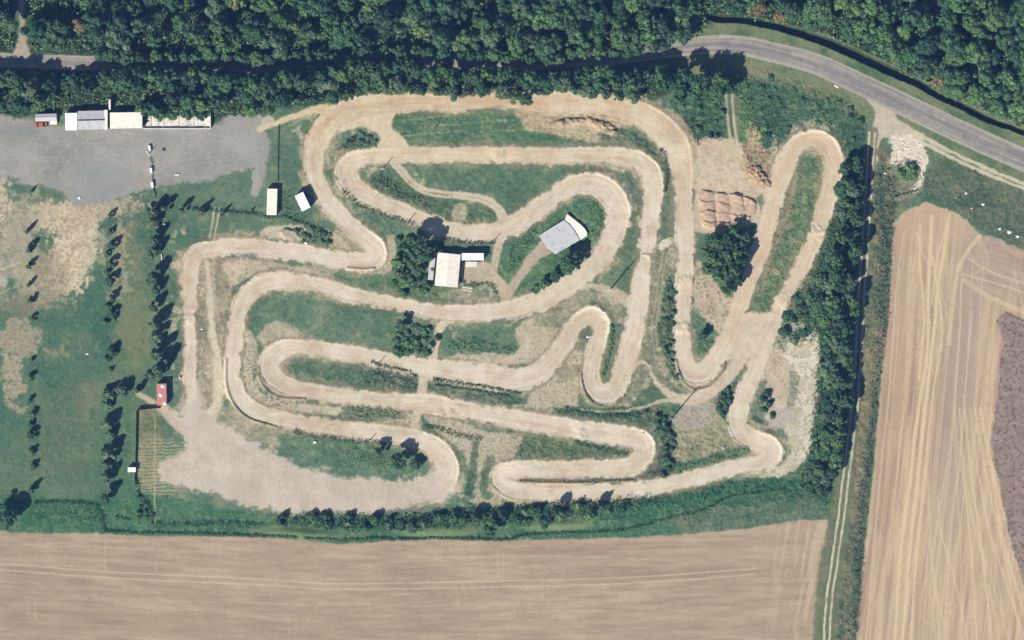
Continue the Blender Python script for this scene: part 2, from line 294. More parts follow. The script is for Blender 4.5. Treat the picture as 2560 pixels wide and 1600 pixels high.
# south verge, green strip with mown mounds
patch([(-140, 1240), (240, 1250), (330, 1240), (420, 1240), (560, 1270), (700, 1285), (900, 1290), (1160, 1280), (1300, 1260), (1600, 1245), (1800, 1205), (1960, 1195), (2080, 1240), (2075, 1300), (1900, 1322), (1600, 1345), (1060, 1350), (860, 1362), (640, 1345), (-140, 1330)], (alb(62, 106, 78), alb(76, 122, 88), alb(96, 132, 98)), .3, .9)
for cx, cy, rx, ry, an in ((1090, 1326, 105, 20, 0), (1390, 1312, 95, 17, -2), (760, 1334, 130, 16, 4)):
    e = ell(cx, cy, rx, ry, an, .3); m = inside(e, 3); paint(m, mixc(n_mid, alb(104, 136, 94), alb(126, 146, 106)), .85); rough(m, .06); H += 1.1 * inside(e + 8, 9) * (Y > 0)
patch([(1700, 1270), (1960, 1230), (2060, 1260), (2060, 1300), (1860, 1320), (1700, 1335)], (alb(84, 116, 86), alb(112, 128, 104), alb(134, 140, 116)), .3, .8)
patch([(1700, 1220), (1950, 1195), (2040, 1230), (1900, 1260), (1700, 1285), (1500, 1310), (1520, 1290)], (alb(48, 96, 70), alb(64, 118, 82)), .5, .7)
patch([(330, 1040), (398, 1030), (400, 1200), (345, 1200)], (alb(96, 118, 86), alb(130, 138, 104), alb(160, 154, 124)), .25, .85)
# combed hay lines beside the gravel yard
m = inside(poly_field([(350, 1110), (470, 1120), (470, 1215), (350, 1225)], 1) - 4, 10) * sstep(.45, .75, .5 + .5 * np.sin(WYY * 6.283 / 8.5)); paint(m, alb(192, 182, 150), .6)
# shallow lawns east of the trees in the west
m = inside(poly_field([(300, 850), (340, 1020), (338, 1240), (290, 1240), (300, 1100)], 1), 5); paint(m, mixc(n_mid, alb(78, 120, 92), alb(92, 132, 100)), .6)

# bare patches around small yards
m = inside(poly_field([(1156, 662), (1225, 655), (1240, 690), (1262, 705), (1270, 740), (1250, 745), (1235, 720), (1205, 710), (1150, 708)], .6), 3); paint(m, mixc(n_sm, alb(188, 176, 158), alb(204, 192, 172)), .95); cls(m, 8); rough(m, .03)

# mottling of tufts, dry grass and worn soil over everything that is not a field or a wood
gness = sstep(.95, 1.25, C[..., 1] / (C[..., 0] + 1e-4)) * .9 + .1
paint(gness * sstep(.56, .72, n_fine * .6 + n_sm * .4), alb(142, 152, 120), .32)
paint(gness * sstep(.58, .72, 1 - (n_fine * .55 + fbm(X, Y, 11, 81, 2) * .45)), alb(60, 88, 68), .38)
CIR = inside(poly_field([(430, 600), (520, 590), (800, 560), (720, 400), (800, 260), (1200, 225), (1600, 250), (1740, 330), (1900, 330), (2050, 300), (2120, 380), (2040, 700), (2050, 900), (2020, 1160), (1800, 1215), (1300, 1270), (1150, 1270), (640, 1180), (520, 1060), (430, 1000)], 1), 12)
wn_ = fbm(X, Y, 60, 83, 4) * .5 + fbm(X, Y, 16, 84, 3) * .5
paint(CIR * (1 - .8 * LAWNM) * sstep(.55, .63, wn_), mixc(n_fine, alb(176, 170, 142), alb(214, 204, 180)), .7)
wn2 = fbm(X, Y, 90, 85, 4) * .55 + fbm(X, Y, 14, 86, 3) * .45
paint(inside(poly_field([(-140, 470), (300, 500), (330, 700), (300, 760), (60, 760), (-140, 760)]), 40) * sstep(.54, .64, wn2), mixc(n_fine, alb(168, 166, 144), alb(206, 198, 176)), .5)
# ------------------------------------------------------------------ fields
FSP = [(-140, 1330), (0, 1327), (106, 1334), (196, 1332), (370, 1340), (640, 1343), (746, 1348), (852, 1361), (957, 1353), (1063, 1348), (1280, 1351), (1412, 1348), (1597, 1343), (1730, 1335), (1862, 1322), (1973, 1303), (2068, 1298), (2079, 1359), (2063, 1438), (2047, 1544), (2035, 1740), (-140, 1740)]
e = poly_field(FSP, .5, False); mS = inside(e, 3)
yb = Y - (20 * np.sin((X - 200) / 1000) + 30 * np.exp(-((X - 900) / 700) ** 2))
st = fbm(X / 9, yb, 9, 31, 3)
paint(mS, mixc(st * .55 + n_big * .3 + n_mid * .15, alb(166, 148, 128), alb(181, 163, 141), alb(195, 177, 154)), 1)
comb = vn(X / 160, yb / 3.4, 131) * .6 + vn(X / 60, yb / 2.2, 132) * .4
paint(mS * sstep(.55, .8, comb), alb(206, 188, 164), .2); paint(mS * sstep(.6, .85, 1 - comb), alb(152, 134, 114), .18)
pas = vn(X / 900 + 3, yb / 24, 133); paint(mS * sstep(.6, .75, pas), alb(160, 144, 122), .35)
fr = np.clip(1 - (-e) / 55, 0, 1) * (e < 0); paint(fr * sstep(.45, .62, fbm(X / 5, yb, 8, 33, 3)), alb(200, 180, 156), .45)
mE_ = sstep(1880, 2000, X) * mS; stv = fbm(X + (Y - 1300) * .18, Y / 14, 9, 35, 3); paint(mE_ * sstep(.5, .68, stv), alb(214, 194, 170), .55)
cls(mS, 4); rough(mS, .05)
for off in (0, 14.5):
    e = line_field([(-140, 1401 + off, 1), (0, 1410 + off, 1), (310, 1432 + off, 1), (640, 1447 + off, 1), (860, 1459 + off, 1), (1280, 1452 + off, 1), (1500, 1447 + off, 1), (1700, 1436 + off, 1), (1890, 1421 + off, 1)], 8, .25)[0]
    paint(inside(e, 2.0) * (.7 + .3 * n_sm), alb(226, 208, 184), .95)
for pl in ([(0, 1362), (300, 1370), (600, 1386)], [(80, 1480), (400, 1500), (900, 1512), (1300, 1512), (1600, 1500)], [(60, 1365), (250, 1352), (420, 1362)], [(1000, 1395), (1300, 1390), (1700, 1400)], [(265, 1350), (262, 1400), (264, 1430)], [(417, 1370), (424, 1395)], [(722, 1545), (726, 1620)], [(740, 1545), (738, 1620)], [(755, 1580), (775, 1540), (800, 1505), (815, 1495)], [(1140, 1455), (1145, 1515)], [(1155, 1455), (1168, 1500)], [(1243, 1380), (1247, 1450)], [(1257, 1380), (1260, 1450)], [(70, 1500), (72, 1540)], [(86, 1500), (88, 1545)], [(1280, 1530), (1500, 1525)], [(390, 1408), (392, 1432)]):
    e = line_field([(p[0], p[1], 1.5) for p in pl], 8, .7)[0]; paint(inside(e + (n_sm - .5) * 4, 2.5), alb(204, 185, 162), .55)
FEP = [(2232, 600), (2235, 559), (2264, 527), (2317, 506), (2343, 514), (2383, 530), (2409, 548), (2449, 580), (2560, 627), (2700, 690), (2700, 1740), (2125, 1740), (2142, 1600), (2163, 1359), (2182, 1200), (2200, 985), (2211, 879), (2222, 800)]
mE = inside(poly_field(FEP, .6, False) + (n_sm - .5) * 14 * (Y < 680), 3)
lean = X + (Y - 600) * .10
st = fbm(lean, Y / 22, 8, 41, 3); wd = fbm(lean, Y / 6, 60, 43, 3)
paint(mE, mixc(st * .62 + wd * .38, alb(172, 150, 130), alb(192, 170, 147), alb(208, 188, 158), alb(190, 169, 153)), 1)
comb = vn(lean / 2.6, Y / 120, 141) * .6 + vn(lean / 4.5, Y / 70, 142) * .4
paint(mE * sstep(.55, .8, comb), alb(222, 204, 174), .4); paint(mE * sstep(.6, .85, 1 - comb), alb(158, 136, 116), .32)
m = mE * inside(poly_field([(2222, 600), (2275, 560), (2268, 700), (2262, 1000), (2230, 1300), (2180, 1300), (2200, 1000)], .3), 8); paint(m, alb(168, 144, 124), .4)
m = mE * inside(ell(2400, 900, 40, 420, 6, .3), 25); paint(m, alb(178, 160, 150), .75)
m = mE * inside(ell(2340, 560, 90, 60, 0, 1), 20); paint(m, alb(204, 182, 156), .6)
m = mE * sstep(2445, 2475, X) * (1 - sstep(700, 760, Y)); paint(m, mixc(fbm(X / 8, Y - X * .35, 7, 47, 3), alb(172, 150, 138), alb(192, 172, 156)), .8)
cls(mE, 4); rough(mE, .05)
LE = [([(2262, 575), (2243, 700), (2235, 800), (2222, 985), (2205, 1150), (2190, 1300), (2165, 1600)], 1.5, .7), ([(2290, 600), (2272, 800), (2262, 1000), (2235, 1250), (2210, 1450), (2195, 1620)], 1.5, .5),
      ([(2330, 540), (2322, 700), (2318, 880), (2292, 1050), (2275, 1200), (2250, 1400), (2236, 1620)], 4, .75), ([(2370, 560), (2345, 720), (2334, 830), (2315, 1000), (2300, 1150), (2278, 1350), (2255, 1620)], 4, .75),
      ([(2300, 560), (2300, 650), (2310, 800), (2296, 950)], 3, .6), ([(2330, 640), (2350, 760), (2352, 860), (2330, 1000), (2310, 1200), (2290, 1400), (2275, 1620)], 2.5, .7),
      ([(2405, 700), (2398, 850), (2388, 1000), (2372, 1180), (2340, 1450), (2325, 1620)], 1.8, .6), ([(2430, 780), (2415, 950), (2400, 1150), (2378, 1320), (2360, 1620)], 1.8, .6),
      ([(2449, 590), (2400, 660), (2382, 760), (2372, 860)], 5, .5), ([(2410, 640), (2480, 680), (2600, 720)], 2, .6), ([(2405, 685), (2500, 712), (2600, 745)], 2, .6), ([(2400, 700), (2470, 660), (2450, 600)], 2, .3),
      ([(2380, 520), (2345, 640), (2330, 760)], 3, .5), ([(2535, 680), (2562, 790)], 1.5, .5), ([(2554, 690), (2580, 790)], 1.5, .5),
      ([(2345, 1240), (2352, 1330), (2385, 1440), (2425, 1620)], 2, .6), ([(2370, 1150), (2345, 1300), (2330, 1420), (2345, 1520), (2350, 1620)], 2, .5), ([(2320, 1200), (2330, 1400), (2360, 1560), (2380, 1620)], 1.6, .5),
      ([(2385, 1000), (2400, 1150), (2430, 1300), (2470, 1450), (2500, 1620)], 1.8, .4), ([(2415, 1200), (2440, 1330), (2480, 1450), (2530, 1620)], 1.8, .5), ([(2450, 1200), (2475, 1330), (2530, 1500), (2570, 1620)], 2.5, .5), ([(2475, 1150), (2500, 1310), (2545, 1480), (2600, 1640)], 4, .5),
      ([(2485, 800), (2480, 1000), (2470, 1120)], 2.5, .4), ([(2455, 800), (2440, 1000), (2430, 1180)], 1.5, .4), ([(2410, 700), (2470, 740), (2560, 780)], 6, .4), ([(2290, 580), (2310, 640), (2350, 720), (2370, 800)], 2, .5)]
for k in range(9):
    LE.append(([(2250 + k * 26, 640), (2240 + k * 25.5, 900), (2215 + k * 25, 1200), (2172 + k * 24, 1620)], 1.2, .5))
    LE.append(([(2385 + k * 13, 1020), (2392 + k * 19, 1200), (2402 + k * 28, 1400), (2405 + k * 38, 1620)], 1.5 + (k % 3), .5))
for pl, w, a in LE:
    e = line_field([(p[0], p[1], w) for p in pl], 8, .35)[0]; m = inside(e, 1.8) * mE
    paint(m, alb(226, 208, 172) if w > 2.2 else alb(220, 202, 174), min(1, a * 1.25))
mP = inside(poly_field([(2700, 860), (2560, 800), (2515, 780), (2491, 800), (2507, 848), (2502, 893), (2494, 985), (2478, 1104), (2486, 1170), (2497, 1200), (2515, 1306), (2560, 1475), (2600, 1620), (2620, 1740), (2700, 1740)], .8, False), 2.5)
paint(mP, mixc(n_sm * .6 + n_fine * .4, alb(144, 130, 121), alb(157, 142, 133), alb(168, 153, 144)), 1); paint(mP * sstep(.63, .68, n_fine), alb(96, 84, 78), .7)
cls(mP, 5); rough(mP, .22)
e = line_field([(2515, 780, 2), (2570, 806, 2), (2700, 870, 2)], 8)[0]; paint(inside(e, 2), alb(110, 90, 76), .8)

# ------------------------------------------------------------------ lanes, yards, road
gv = mixc(fbm(X, Y, 60, 51, 4) * .6 + n_sm * .4, alb(150, 152, 148), alb(164, 165, 160), alb(175, 174, 168))
m = inside(poly_field([(-140, 290), (85, 300), (165, 315), (530, 312), (560, 295), (650, 290), (662, 330), (680, 370), (668, 410), (660, 450), (640, 490), (630, 485), (634, 440), (622, 421), (529, 447), (423, 463), (360, 475), (317, 489), (238, 511), (198, 514), (145, 479), (79, 461), (0, 442), (-140, 440)], 1) + (n_sm - .5) * 18 + (n_fine - .5) * 8 + (n_mid - .5) * 14, 5)
paint(m, gv, 1); cls(m, 3); rough(m, .03); MY = m
for pl in ([(660, 400), (560, 350), (420, 340), (200, 350), (-20, 330)], [(655, 380), (520, 400), (380, 410), (160, 400), (-20, 390)], [(640, 440), (610, 380), (500, 340), (300, 380), (180, 450)], [(650, 330), (500, 380), (300, 440), (230, 480)]):
    el = line_field([(p[0], p[1], 5) for p in pl], 14, .8)
    paint(m * inside(np.abs(np.abs(el[2]) - 6) - 1.5, 2.5) * n_mid, alb(184, 182, 174), .7)
paint(m * sstep(.6, .7, n_fine * .5 + n_sm * .5), alb(142, 144, 142), .35); paint(m * sstep(.62, .72, 1 - n_fine * .5 - n_mid * .5), alb(190, 187, 178), .3)
paint(m * inside(ell(255, 455, 80, 55), 20), alb(156, 161, 166), .6); paint(m * inside(ell(30, 330, 70, 22), 15), alb(140, 148, 152), .6); paint(m * inside(ell(600, 340, 60, 50), 25), alb(178, 178, 174), .5)
paint(m * inside(ell(400, 345, 40, 14, 0), 10), alb(140, 142, 142), .4)
paint(m * inside(np.abs(ell(190, 440, 26, 24)) - 1.5, 2), alb(180, 180, 176), .4)
m = inside(ell(360, 452, 14, 10) + (n_sm - .5) * 10, 4); paint(m, alb(176, 156, 142), .6)
# pale gravel paddock
GP = [(465, 940), (500, 960), (505, 1010), (530, 1040), (575, 1075), (640, 1112), (693, 1141), (772, 1170), (841, 1190), (984, 1200), (1037, 1194), (1100, 1180), (1140, 1190), (1146, 1225), (1120, 1252), (1076, 1256), (1000, 1268), (931, 1284), (825, 1284), (719, 1282), (640, 1268), (582, 1255), (542, 1234), (450, 1216), (405, 1200), (400, 1160), (440, 1140), (470, 1115), (450, 1080), (415, 1040), (398, 1015), (420, 1015), (450, 1035), (462, 1000)]
m = inside(poly_field(GP, 1) + (n_sm - .5) * 26 + (n_fine - .5) * 10, 7)
paint(m, mixc(n_mid * .6 + n_sm * .4, alb(198, 187, 174), alb(210, 199, 186), alb(219, 209, 195)), .97); cls(m, 3); rough(m, .04)
paint(m * inside(ell(820, 1215, 300, 34, 3), 30) * sstep(.5, .6, n_sm * .6 + n_fine * .4), alb(172, 172, 152), .35)
e = line_field([(344, 985, 6), (380, 1005, 8), (420, 1040, 10), (450, 1070, 12)], 14)[0]; m = inside(e, 4); paint(m, alb(204, 190, 172), .9); cls(m, 7)
e = line_field([(460, 980, 4), (450, 1010, 4), (425, 1025, 4)], 14)[0]; m = inside(e, 3); paint(m, alb(180, 170, 150), .7)
e = line_field([(387, 1040, 1.2), (387, 1180, 1.2), (386, 1310, 1.6)], 10, .5)[0]; m = inside(e + (n_sm - .5) * 3, 2); paint(m, alb(196, 188, 152), .75); cls(m, 7)

def footpath(pts, col=(206, 194, 170), a=.9, soft=3, k=7, nz=6, hh=0.0):
    e, s, o, kk = line_field(pts, 14, .8)
    m = inside(e + (n_sm - .5) * nz, soft); paint(m, mixc(n_sm * .5 + n_fine * .5, alb(*[c - 14 for c in col]), alb(*col), alb(*[min(255, c + 8) for c in col])), a); rough(m, .04); cls(m, k)
    return e, s, o
def twin(pts, gap, w, col=(204, 194, 168), k=6, a=.85, mid=True):
    e, s, o, kk = line_field([(p[0], p[1], gap + w) for p in pts], 12, .35)
    if mid: cls(inside(e, 1), k)
    m = inside(np.abs(np.abs(o) - gap) - w + (n_sm - .5) * 3, 1.6) * (e < 6) * (s > .5) * (s < s.max() - .5)
    m = m * np.clip(.35 + 1.3 * fbm(X, Y, 24, 55, 2), 0, 1)
    paint(m, alb(*col), a); rough(inside(e, 3), .05)
    return e
twin([(542, 518), (536, 560), (530, 600)], 6, 2.6, (196, 186, 158), 7)
footpath([(516, 655, 6), (522, 700, 5), (527, 760, 8), (533, 840, 9), (545, 920, 11), (545, 1000, 12), (530, 1030, 14)], (218, 209, 186), 1, 5, 7, 16)
footpath([(535, 640, 3), (534, 720, 4), (548, 800, 4)], (200, 192, 164), .6, 4, 7, 8)
e = line_field([(984, 405, 9), (1005, 430, 9), (1030, 458, 9), (1063, 477, 9), (1100, 484, 9), (1143, 488, 9), (1200, 496, 10), (1235, 512, 11), (1256, 540, 12), (1254, 570, 12)], 14, .5)
m = inside(e[0], 2.5); paint(m, mixc(n_sm, alb(206, 194, 170), alb(220, 208, 184)), .95); cls(m, 7); rough(m, .04)
m = inside(np.abs(e[2] - 1) - 1.2 + (n_sm - .4) * 4, 1.5) * (e[0] < 0) * (X < 1240); paint(m, alb(112, 110, 82), .8)
footpath([(1250, 590, 12), (1246, 615, 11), (1238, 650, 9), (1234, 675, 9), (1244, 700, 12), (1264, 722, 12), (1266, 760, 14)], (206, 192, 168), .95, 2.5)
footpath([(1262, 745, 14), (1285, 712, 11), (1306, 680, 11), (1335, 640, 14), (1362, 618, 20)], (194, 180, 160), .95, 4)
footpath([(1125, 790, 14), (1103, 815, 10), (1090, 850, 10), (1080, 895, 13)], (216, 202, 178), 1, 2.5, 1)
footpath([(1060, 930, 12), (1057, 965, 11), (1055, 995, 14)], (214, 200, 176), 1, 2.5, 1)
footpath([(1048, 1015, 13), (1040, 1045, 11), (1035, 1070, 13)], (210, 196, 172), 1, 4, 1)
m = inside(poly_field([(850, 300), (990, 275), (976, 300), (988, 325), (1012, 348), (1022, 385), (940, 388), (952, 345), (930, 326), (905, 316), (870, 326), (850, 330)], 1), 3); paint(m, mixc(n_sm, alb(216, 200, 174), alb(226, 212, 188)), 1); cls(m, 1); rough(m, .03)
e, _, _ = footpath([(650, 322, 8), (690, 308, 8), (730, 293, 8), (770, 278, 9), (815, 270, 12)], (222, 208, 176), .95, 3)
paint(inside(ell(668, 300, 16, 14) + (n_sm - .5) * 14, 4), alb(208, 200, 182), .8)
footpath([(1586, 915, 4), (1604, 905, 4), (1620, 917, 4), (1637, 950, 5), (1665, 982, 8), (1703, 998, 13), (1750, 992, 16), (1800, 962, 16), (1836, 920, 16), (1865, 880, 18), (1885, 850, 22)], (214, 200, 178), .95, 3)
footpath([(1270, 815, 3), (1320, 775, 5), (1380, 742, 6), (1430, 722, 8), (1480, 716, 9), (1530, 730, 11), (1572, 758, 12)], (212, 200, 176), .85, 5, 7, 16)
footpath([(1140, 906, 3), (1200, 908, 6), (1260, 905, 8), (1310, 880, 12), (1320, 850, 12)], (212, 198, 176), .8, 5, 7, 18)
footpath([(1285, 1012, 2), (1400, 1018, 2), (1505, 1029, 2.4), (1571, 1025, 2), (1650, 1006, 4), (1690, 1000, 8)], (204, 198, 168), .85, 2)
m = inside(poly_field([(1845, 790), (1905, 780), (1950, 790), (1930, 850), (1890, 880), (1830, 900), (1800, 900), (1840, 840)], .9), 4); paint(m, mixc(n_sm, alb(212, 198, 176), alb(222, 209, 188)), 1); cls(m, 1); rough(m, .04)
twin([(1662, 630), (1652, 690), (1643, 760), (1635, 820), (1640, 880)], 5, 1.8, (190, 182, 150), 7, .6)
m = inside(ell(1662, 610, 20, 11, -30) + (n_sm - .5) * 10, 2.5); paint(m, alb(228, 218, 194), .95)
m = inside(poly_field([(1850, 240), (1832, 240), (1836, 360), (1850, 360)], .4), 2); paint(m, alb(126, 128, 104), .6)
twin([(1822, 235), (1826, 290), (1834, 350), (1845, 400)], 7.5, 3.2, (206, 194, 168), 7, .95)
# old headland path into the wood top left
e, _, _ = footpath([(46, -130, 5), (52, 0, 6), (55, 60, 6), (55, 100, 10), (54, 128, 20)], (190, 178, 160), .95, 4, 7)
# junction and rubble tip
m = inside(poly_field([(2163, 245), (2188, 278), (2176, 340), (2164, 410), (2192, 410), (2202, 350), (2225, 345), (2300, 345), (2290, 325), (2245, 300), (2236, 275), (2220, 262)], .5), 3); paint(m, mixc(n_sm, alb(198, 188, 170), alb(210, 202, 184)), 1); cls(m, 6); rough(m, .04)
m = inside(poly_field([(2225, 345), (2300, 335), (2315, 380), (2325, 405), (2310, 430), (2300, 470), (2285, 482), (2280, 470), (2298, 440), (2295, 410), (2240, 412), (2222, 400), (2235, 375)], 1) + (n_fine - .5) * 16 + (n_sm - .5) * 10, 2.5); paint(m, mixc(n_fine, alb(214, 206, 188), alb(242, 236, 222)), 1); rough(m, .25); cls(m, 8)
m = inside(ell(2205, 378, 12, 18, 10) + (n_sm - .5) * 14, 3); paint(m, alb(122, 120, 94), .8)
e, s, o, kk = line_field([(2290, 338, 9), (2340, 368, 10), (2400, 398, 10), (2480, 435, 10), (2560, 466, 11), (2700, 525, 11)], 14, .6)
m = inside(np.abs(np.abs(o + 1) - 6) - 4 + (n_sm - .5) * 5, 2) * (e < 5); paint(m, alb(214, 206, 184), .95); cls(inside(e, 1), 6); rough(inside(e, 3), .04)
# long farm lane on the east side
m = inside(line_field([(2181, 330, 15), (2166, 560, 15), (2154, 740, 15), (2143, 930, 15), (2124, 1120, 18), (2098, 1300, 28), (2070, 1490, 30), (2052, 1740, 30)], 20, .6)[0] + (n_sm - .5) * 8, 4); paint(m, mixc(n_sm, alb(104, 118, 90), alb(126, 130, 104)), .9); rough(m, .1)
e_lane = twin([(2181, 330), (2176, 400), (2172, 480), (2166, 560), (2160, 650), (2154, 740), (2149, 830), (2143, 930), (2135, 1030), (2124, 1120), (2113, 1210), (2102, 1300), (2087, 1400), (2074, 1490), (2066, 1600), (2058, 1740)], 7.0, 2.2, (222, 216, 192), 6, .95)
# the asphalt road
m = inside(e_road, 1.5)
lanes = fbm(o_road / 1.0, s_road / 30, 4, 61, 3)
a1 = .5 + .5 * np.cos(np.clip((np.abs(o_road) - 11) / 9, -1, 1) * math.pi)
base = mixc(n_sm * .3 + lanes * .7, alb(140, 139, 138), alb(162, 160, 156), alb(184, 180, 171)); paint(m, base, 1)
paint(m * inside(np.abs(o_road + 1) - 4, 4), alb(118, 117, 124), .5)
paint(m * inside(np.abs(o_road - 13) - 2.5, 3), alb(128, 128, 136), .4)
paint(m * sstep(-7, -2, e_road), alb(190, 184, 170), .8)
paint(m * sstep(.62, .66, vn(s_road / 26, np.sign(o_road) + 3.5, 151)) * inside(np.abs(np.abs(o_road) - 9) - 6, 1.5), alb(124, 123, 126), .3)
paint(m * inside(np.abs(np.abs(o_road) - 10) - 1.2, 1.5) * n_mid, alb(190, 186, 178), .5)
cls(m, 2); rough(m, 0.0)
paint(inside(e_road, 1.5) * (X > 1715) * (X < 1800) * (o_road < -5), alb(172, 168, 156), .5)

# ------------------------------------------------------------------ the circuit
T1 = [(476, 985, 13), (474, 900, 13), (475, 800, 14), (473, 700, 18), (479, 655, 20), (498, 632, 21), (530, 622, 20), (580, 616, 18), (640, 619, 18), (746, 631, 19), (800, 642, 19), (860, 652, 20), (915, 655, 22), (940, 642, 23), (938, 620, 24), (908, 592, 22), (858, 545, 20), (824, 510, 20), (803, 476, 20), (788, 440, 21), (784, 400, 22), (789, 368, 24), (803, 335, 26), (832, 300, 27), (875, 274, 26), (930, 262, 24), (997, 258, 21), (1060, 256, 20), (1129, 262, 18), (1190, 258, 16), (1235, 250, 16), (1300, 252, 22), (1350, 258, 25), (1425, 258, 28), (1500, 262, 27), (1560, 274, 28), (1612, 292, 31), (1655, 324, 34), (1688, 366, 33), (1702, 410, 28), (1709, 460, 21), (1711, 540, 20), (1712, 610, 20), (1716, 652, 15), (1713, 668, 19), (1710, 740, 19), (1706, 800, 19), (1704, 860, 20), (1711, 905, 22), (1727, 930, 24), (1748, 935, 24), (1774, 917, 23), (1796, 885, 21), (1816, 845, 21), (1838, 790, 20), (1860, 730, 19), (1884, 668, 19), (1908, 600, 20), (1926, 535, 22), (1944, 470, 23), (1962, 415, 23), (1978, 378, 22), (2002, 356, 21), (2036, 348, 22), (2068, 362, 23), (2084, 400, 23), (2082, 440, 22), (2071, 490, 20), (2055, 550, 18), (2036, 602, 19), (2010, 655, 18), (1984, 702, 15), (1955, 755, 17), (1935, 805, 17), (1914, 850, 19), (1893, 905, 19), (1870, 960, 19), (1850, 1010, 22), (1843, 1050, 23), (1856, 1084, 23), (1888, 1103, 25), (1920, 1116, 28), (1926, 1138, 26), (1902, 1158, 20), (1860, 1164, 18), (1800, 1178, 18), (1730, 1196, 18), (1650, 1215, 18), (1560, 1228, 19), (1480, 1231, 19), (1360, 1230, 21), (1292, 1229, 20), (1256, 1212, 19), (1246, 1193, 19), (1262, 1178, 19), (1300, 1173, 20), (1400, 1173, 20), (1500, 1171, 20), (1572, 1167, 20), (1606, 1148, 21), (1616, 1120, 23), (1600, 1098, 23), (1560, 1090, 24), (1500, 1083, 25), (1412, 1070, 23), (1340, 1058, 22), (1270, 1044, 20), (1170, 1027, 19), (1080, 1008, 20), (1000, 1003, 18), (930, 998, 17), (850, 990, 18), (767, 978, 19), (712, 964, 21), (678, 935, 23), (675, 900, 23), (700, 875, 22), (746, 868, 18), (825, 877, 19), (904, 889, 19), (1000, 909, 21), (1070, 922, 23), (1150, 932, 27), (1230, 942, 29), (1290, 950, 24), (1340, 937, 22), (1376, 905, 21), (1406, 864, 21), (1434, 822, 20), (1458, 796, 19), (1482, 790, 22), (1500, 806, 22), (1500, 836, 19), (1488, 875, 19), (1478, 915, 20), (1478, 955, 22), (1495, 982, 24), (1525, 984, 24), (1548, 955, 23), (1562, 910, 22), (1576, 860, 23), (1590, 805, 22), (1597, 750, 21), (1604, 700, 18), (1611, 655, 13), (1616, 635, 9), (1616, 615, 17), (1622, 570, 20), (1628, 520, 22), (1632, 465, 24), (1622, 425, 25), (1590, 400, 22), (1540, 390, 20), (1460, 389, 18), (1386, 391, 19), (1280, 387, 18), (1200, 386, 18), (1100, 387, 18), (1000, 390, 20), (940, 392, 18), (900, 396, 20), (872, 412, 24), (868, 440, 26), (884, 468, 24), (920, 490, 20), (970, 513, 18), (1020, 535, 18), (1070, 557, 19), (1130, 576, 19), (1190, 583, 21), (1240, 578, 21), (1290, 558, 23), (1350, 520, 22), (1400, 481, 20), (1435, 461, 21), (1472, 456, 24), (1512, 470, 27), (1541, 505, 28), (1546, 545, 26), (1530, 595, 25), (1505, 640, 23), (1460, 685, 22), (1400, 726, 24), (1340, 755, 24), (1280, 773, 22), (1200, 783, 20), (1120, 783, 19), (1050, 773, 17), (984, 757, 15), (931, 749, 15), (865, 733, 17), (800, 715, 18), (740, 704, 21), (690, 703, 22), (650, 713, 21), (618, 736, 20), (600, 770, 19), (591, 815, 18), (584, 870, 17), (580, 930, 19), (586, 970, 20), (606, 1006, 20), (645, 1032, 20), (700, 1047, 19), (780, 1062, 19), (870, 1075, 19), (950, 1083, 19), (1020, 1091, 20), (1070, 1108, 23), (1104, 1138, 28), (1116, 1175, 30), (1102, 1212, 28), (1060, 1235, 24), (1010, 1246, 20)]
eT, sT, oT, kT = line_field(T1, 34, .35)
eTn = eT - 1.5 + (n_sm - .5) * 15 + (n_fine - .5) * 6 + (n_mid - .5) * 7
m = inside(eTn, 3.4)
# worn fringe of bare soil beside the riding line
fr = ((KL == 0) | (KL == 8)) * inside(eT - 8 + (n_sm - .5) * 44 + (fbm(X, Y, 60, 87, 3) - .5) * 50, 7); paint(fr, mixc(n_sm * .5 + n_fine * .5, alb(158, 154, 126), alb(196, 184, 158), alb(214, 202, 178)), .75 * (1 - .65 * LAWNM)); rough(fr * .8, .1)
rim = inside(np.abs(eTn - 6) - 2.5 + (n_mid - .5) * 5, 2.5) * (KL == 0); paint(rim, alb(140, 124, 96), .5)  # brown rim shading along the track edge, put into the ground colour
tone = n_big * .5 + fbm(X, Y, 70, 71, 3) * .5
strk = vn(oT / 4.2 + vn(sT / 90, sT * 0, 76) * 2, sT / 60, 72) * .6 + vn(oT / 2.2 + 3, sT / 30, 73) * .4
tone = tone + (fbm(X, Y, 16, 77, 3) - .5) * .5
topy = (1 - sstep(240, 560, Y))[..., None]
cA = mixc(tone * .72 + strk * .28, alb(204, 187, 164), alb(216, 203, 182), alb(224, 213, 195), alb(231, 223, 207))
cB = mixc(tone * .72 + strk * .28, alb(198, 172, 142), alb(212, 192, 163), alb(221, 205, 179), alb(229, 218, 196))
m = m * (1 - inside(ell(1040, 1228, 70, 50), 26))
paint(m, cA * (1 - topy) + cB * topy, 1); cls(m, 1); rough(m, .03)
east = sstep(1650, 1800, X) * (1 - sstep(700, 1100, Y)); paint(m * east, alb(212, 186, 152), .35)
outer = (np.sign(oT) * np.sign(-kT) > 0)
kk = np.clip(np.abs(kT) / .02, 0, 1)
paint(m * sstep(-9, -3, eT) * outer * kk, alb(238, 230, 210), .8)  # berm highlight on the outside of bends, painted into the colour
paint(m * inside(ell(1335, 250, 90, 20), 15) , alb(200, 166, 130), .6); paint(m * inside(ell(1195, 247, 60, 14), 10), alb(200, 172, 136), .6)
paint(m * inside(ell(1700, 720, 26, 70), 14), alb(226, 212, 190), .5); paint(m * inside(ell(1230, 383, 60, 14), 12), alb(232, 216, 188), .5)
for (bx, by, rx, ry) in ((770, 975, 24, 8), (930, 1000, 26, 7), (1115, 930, 12, 10), (1255, 940, 20, 10), (1000, 1080, 40, 10), (1690, 340, 20, 20)):
    paint(m * inside(ell(bx, by, rx, ry), 8), alb(186, 168, 150), .5)

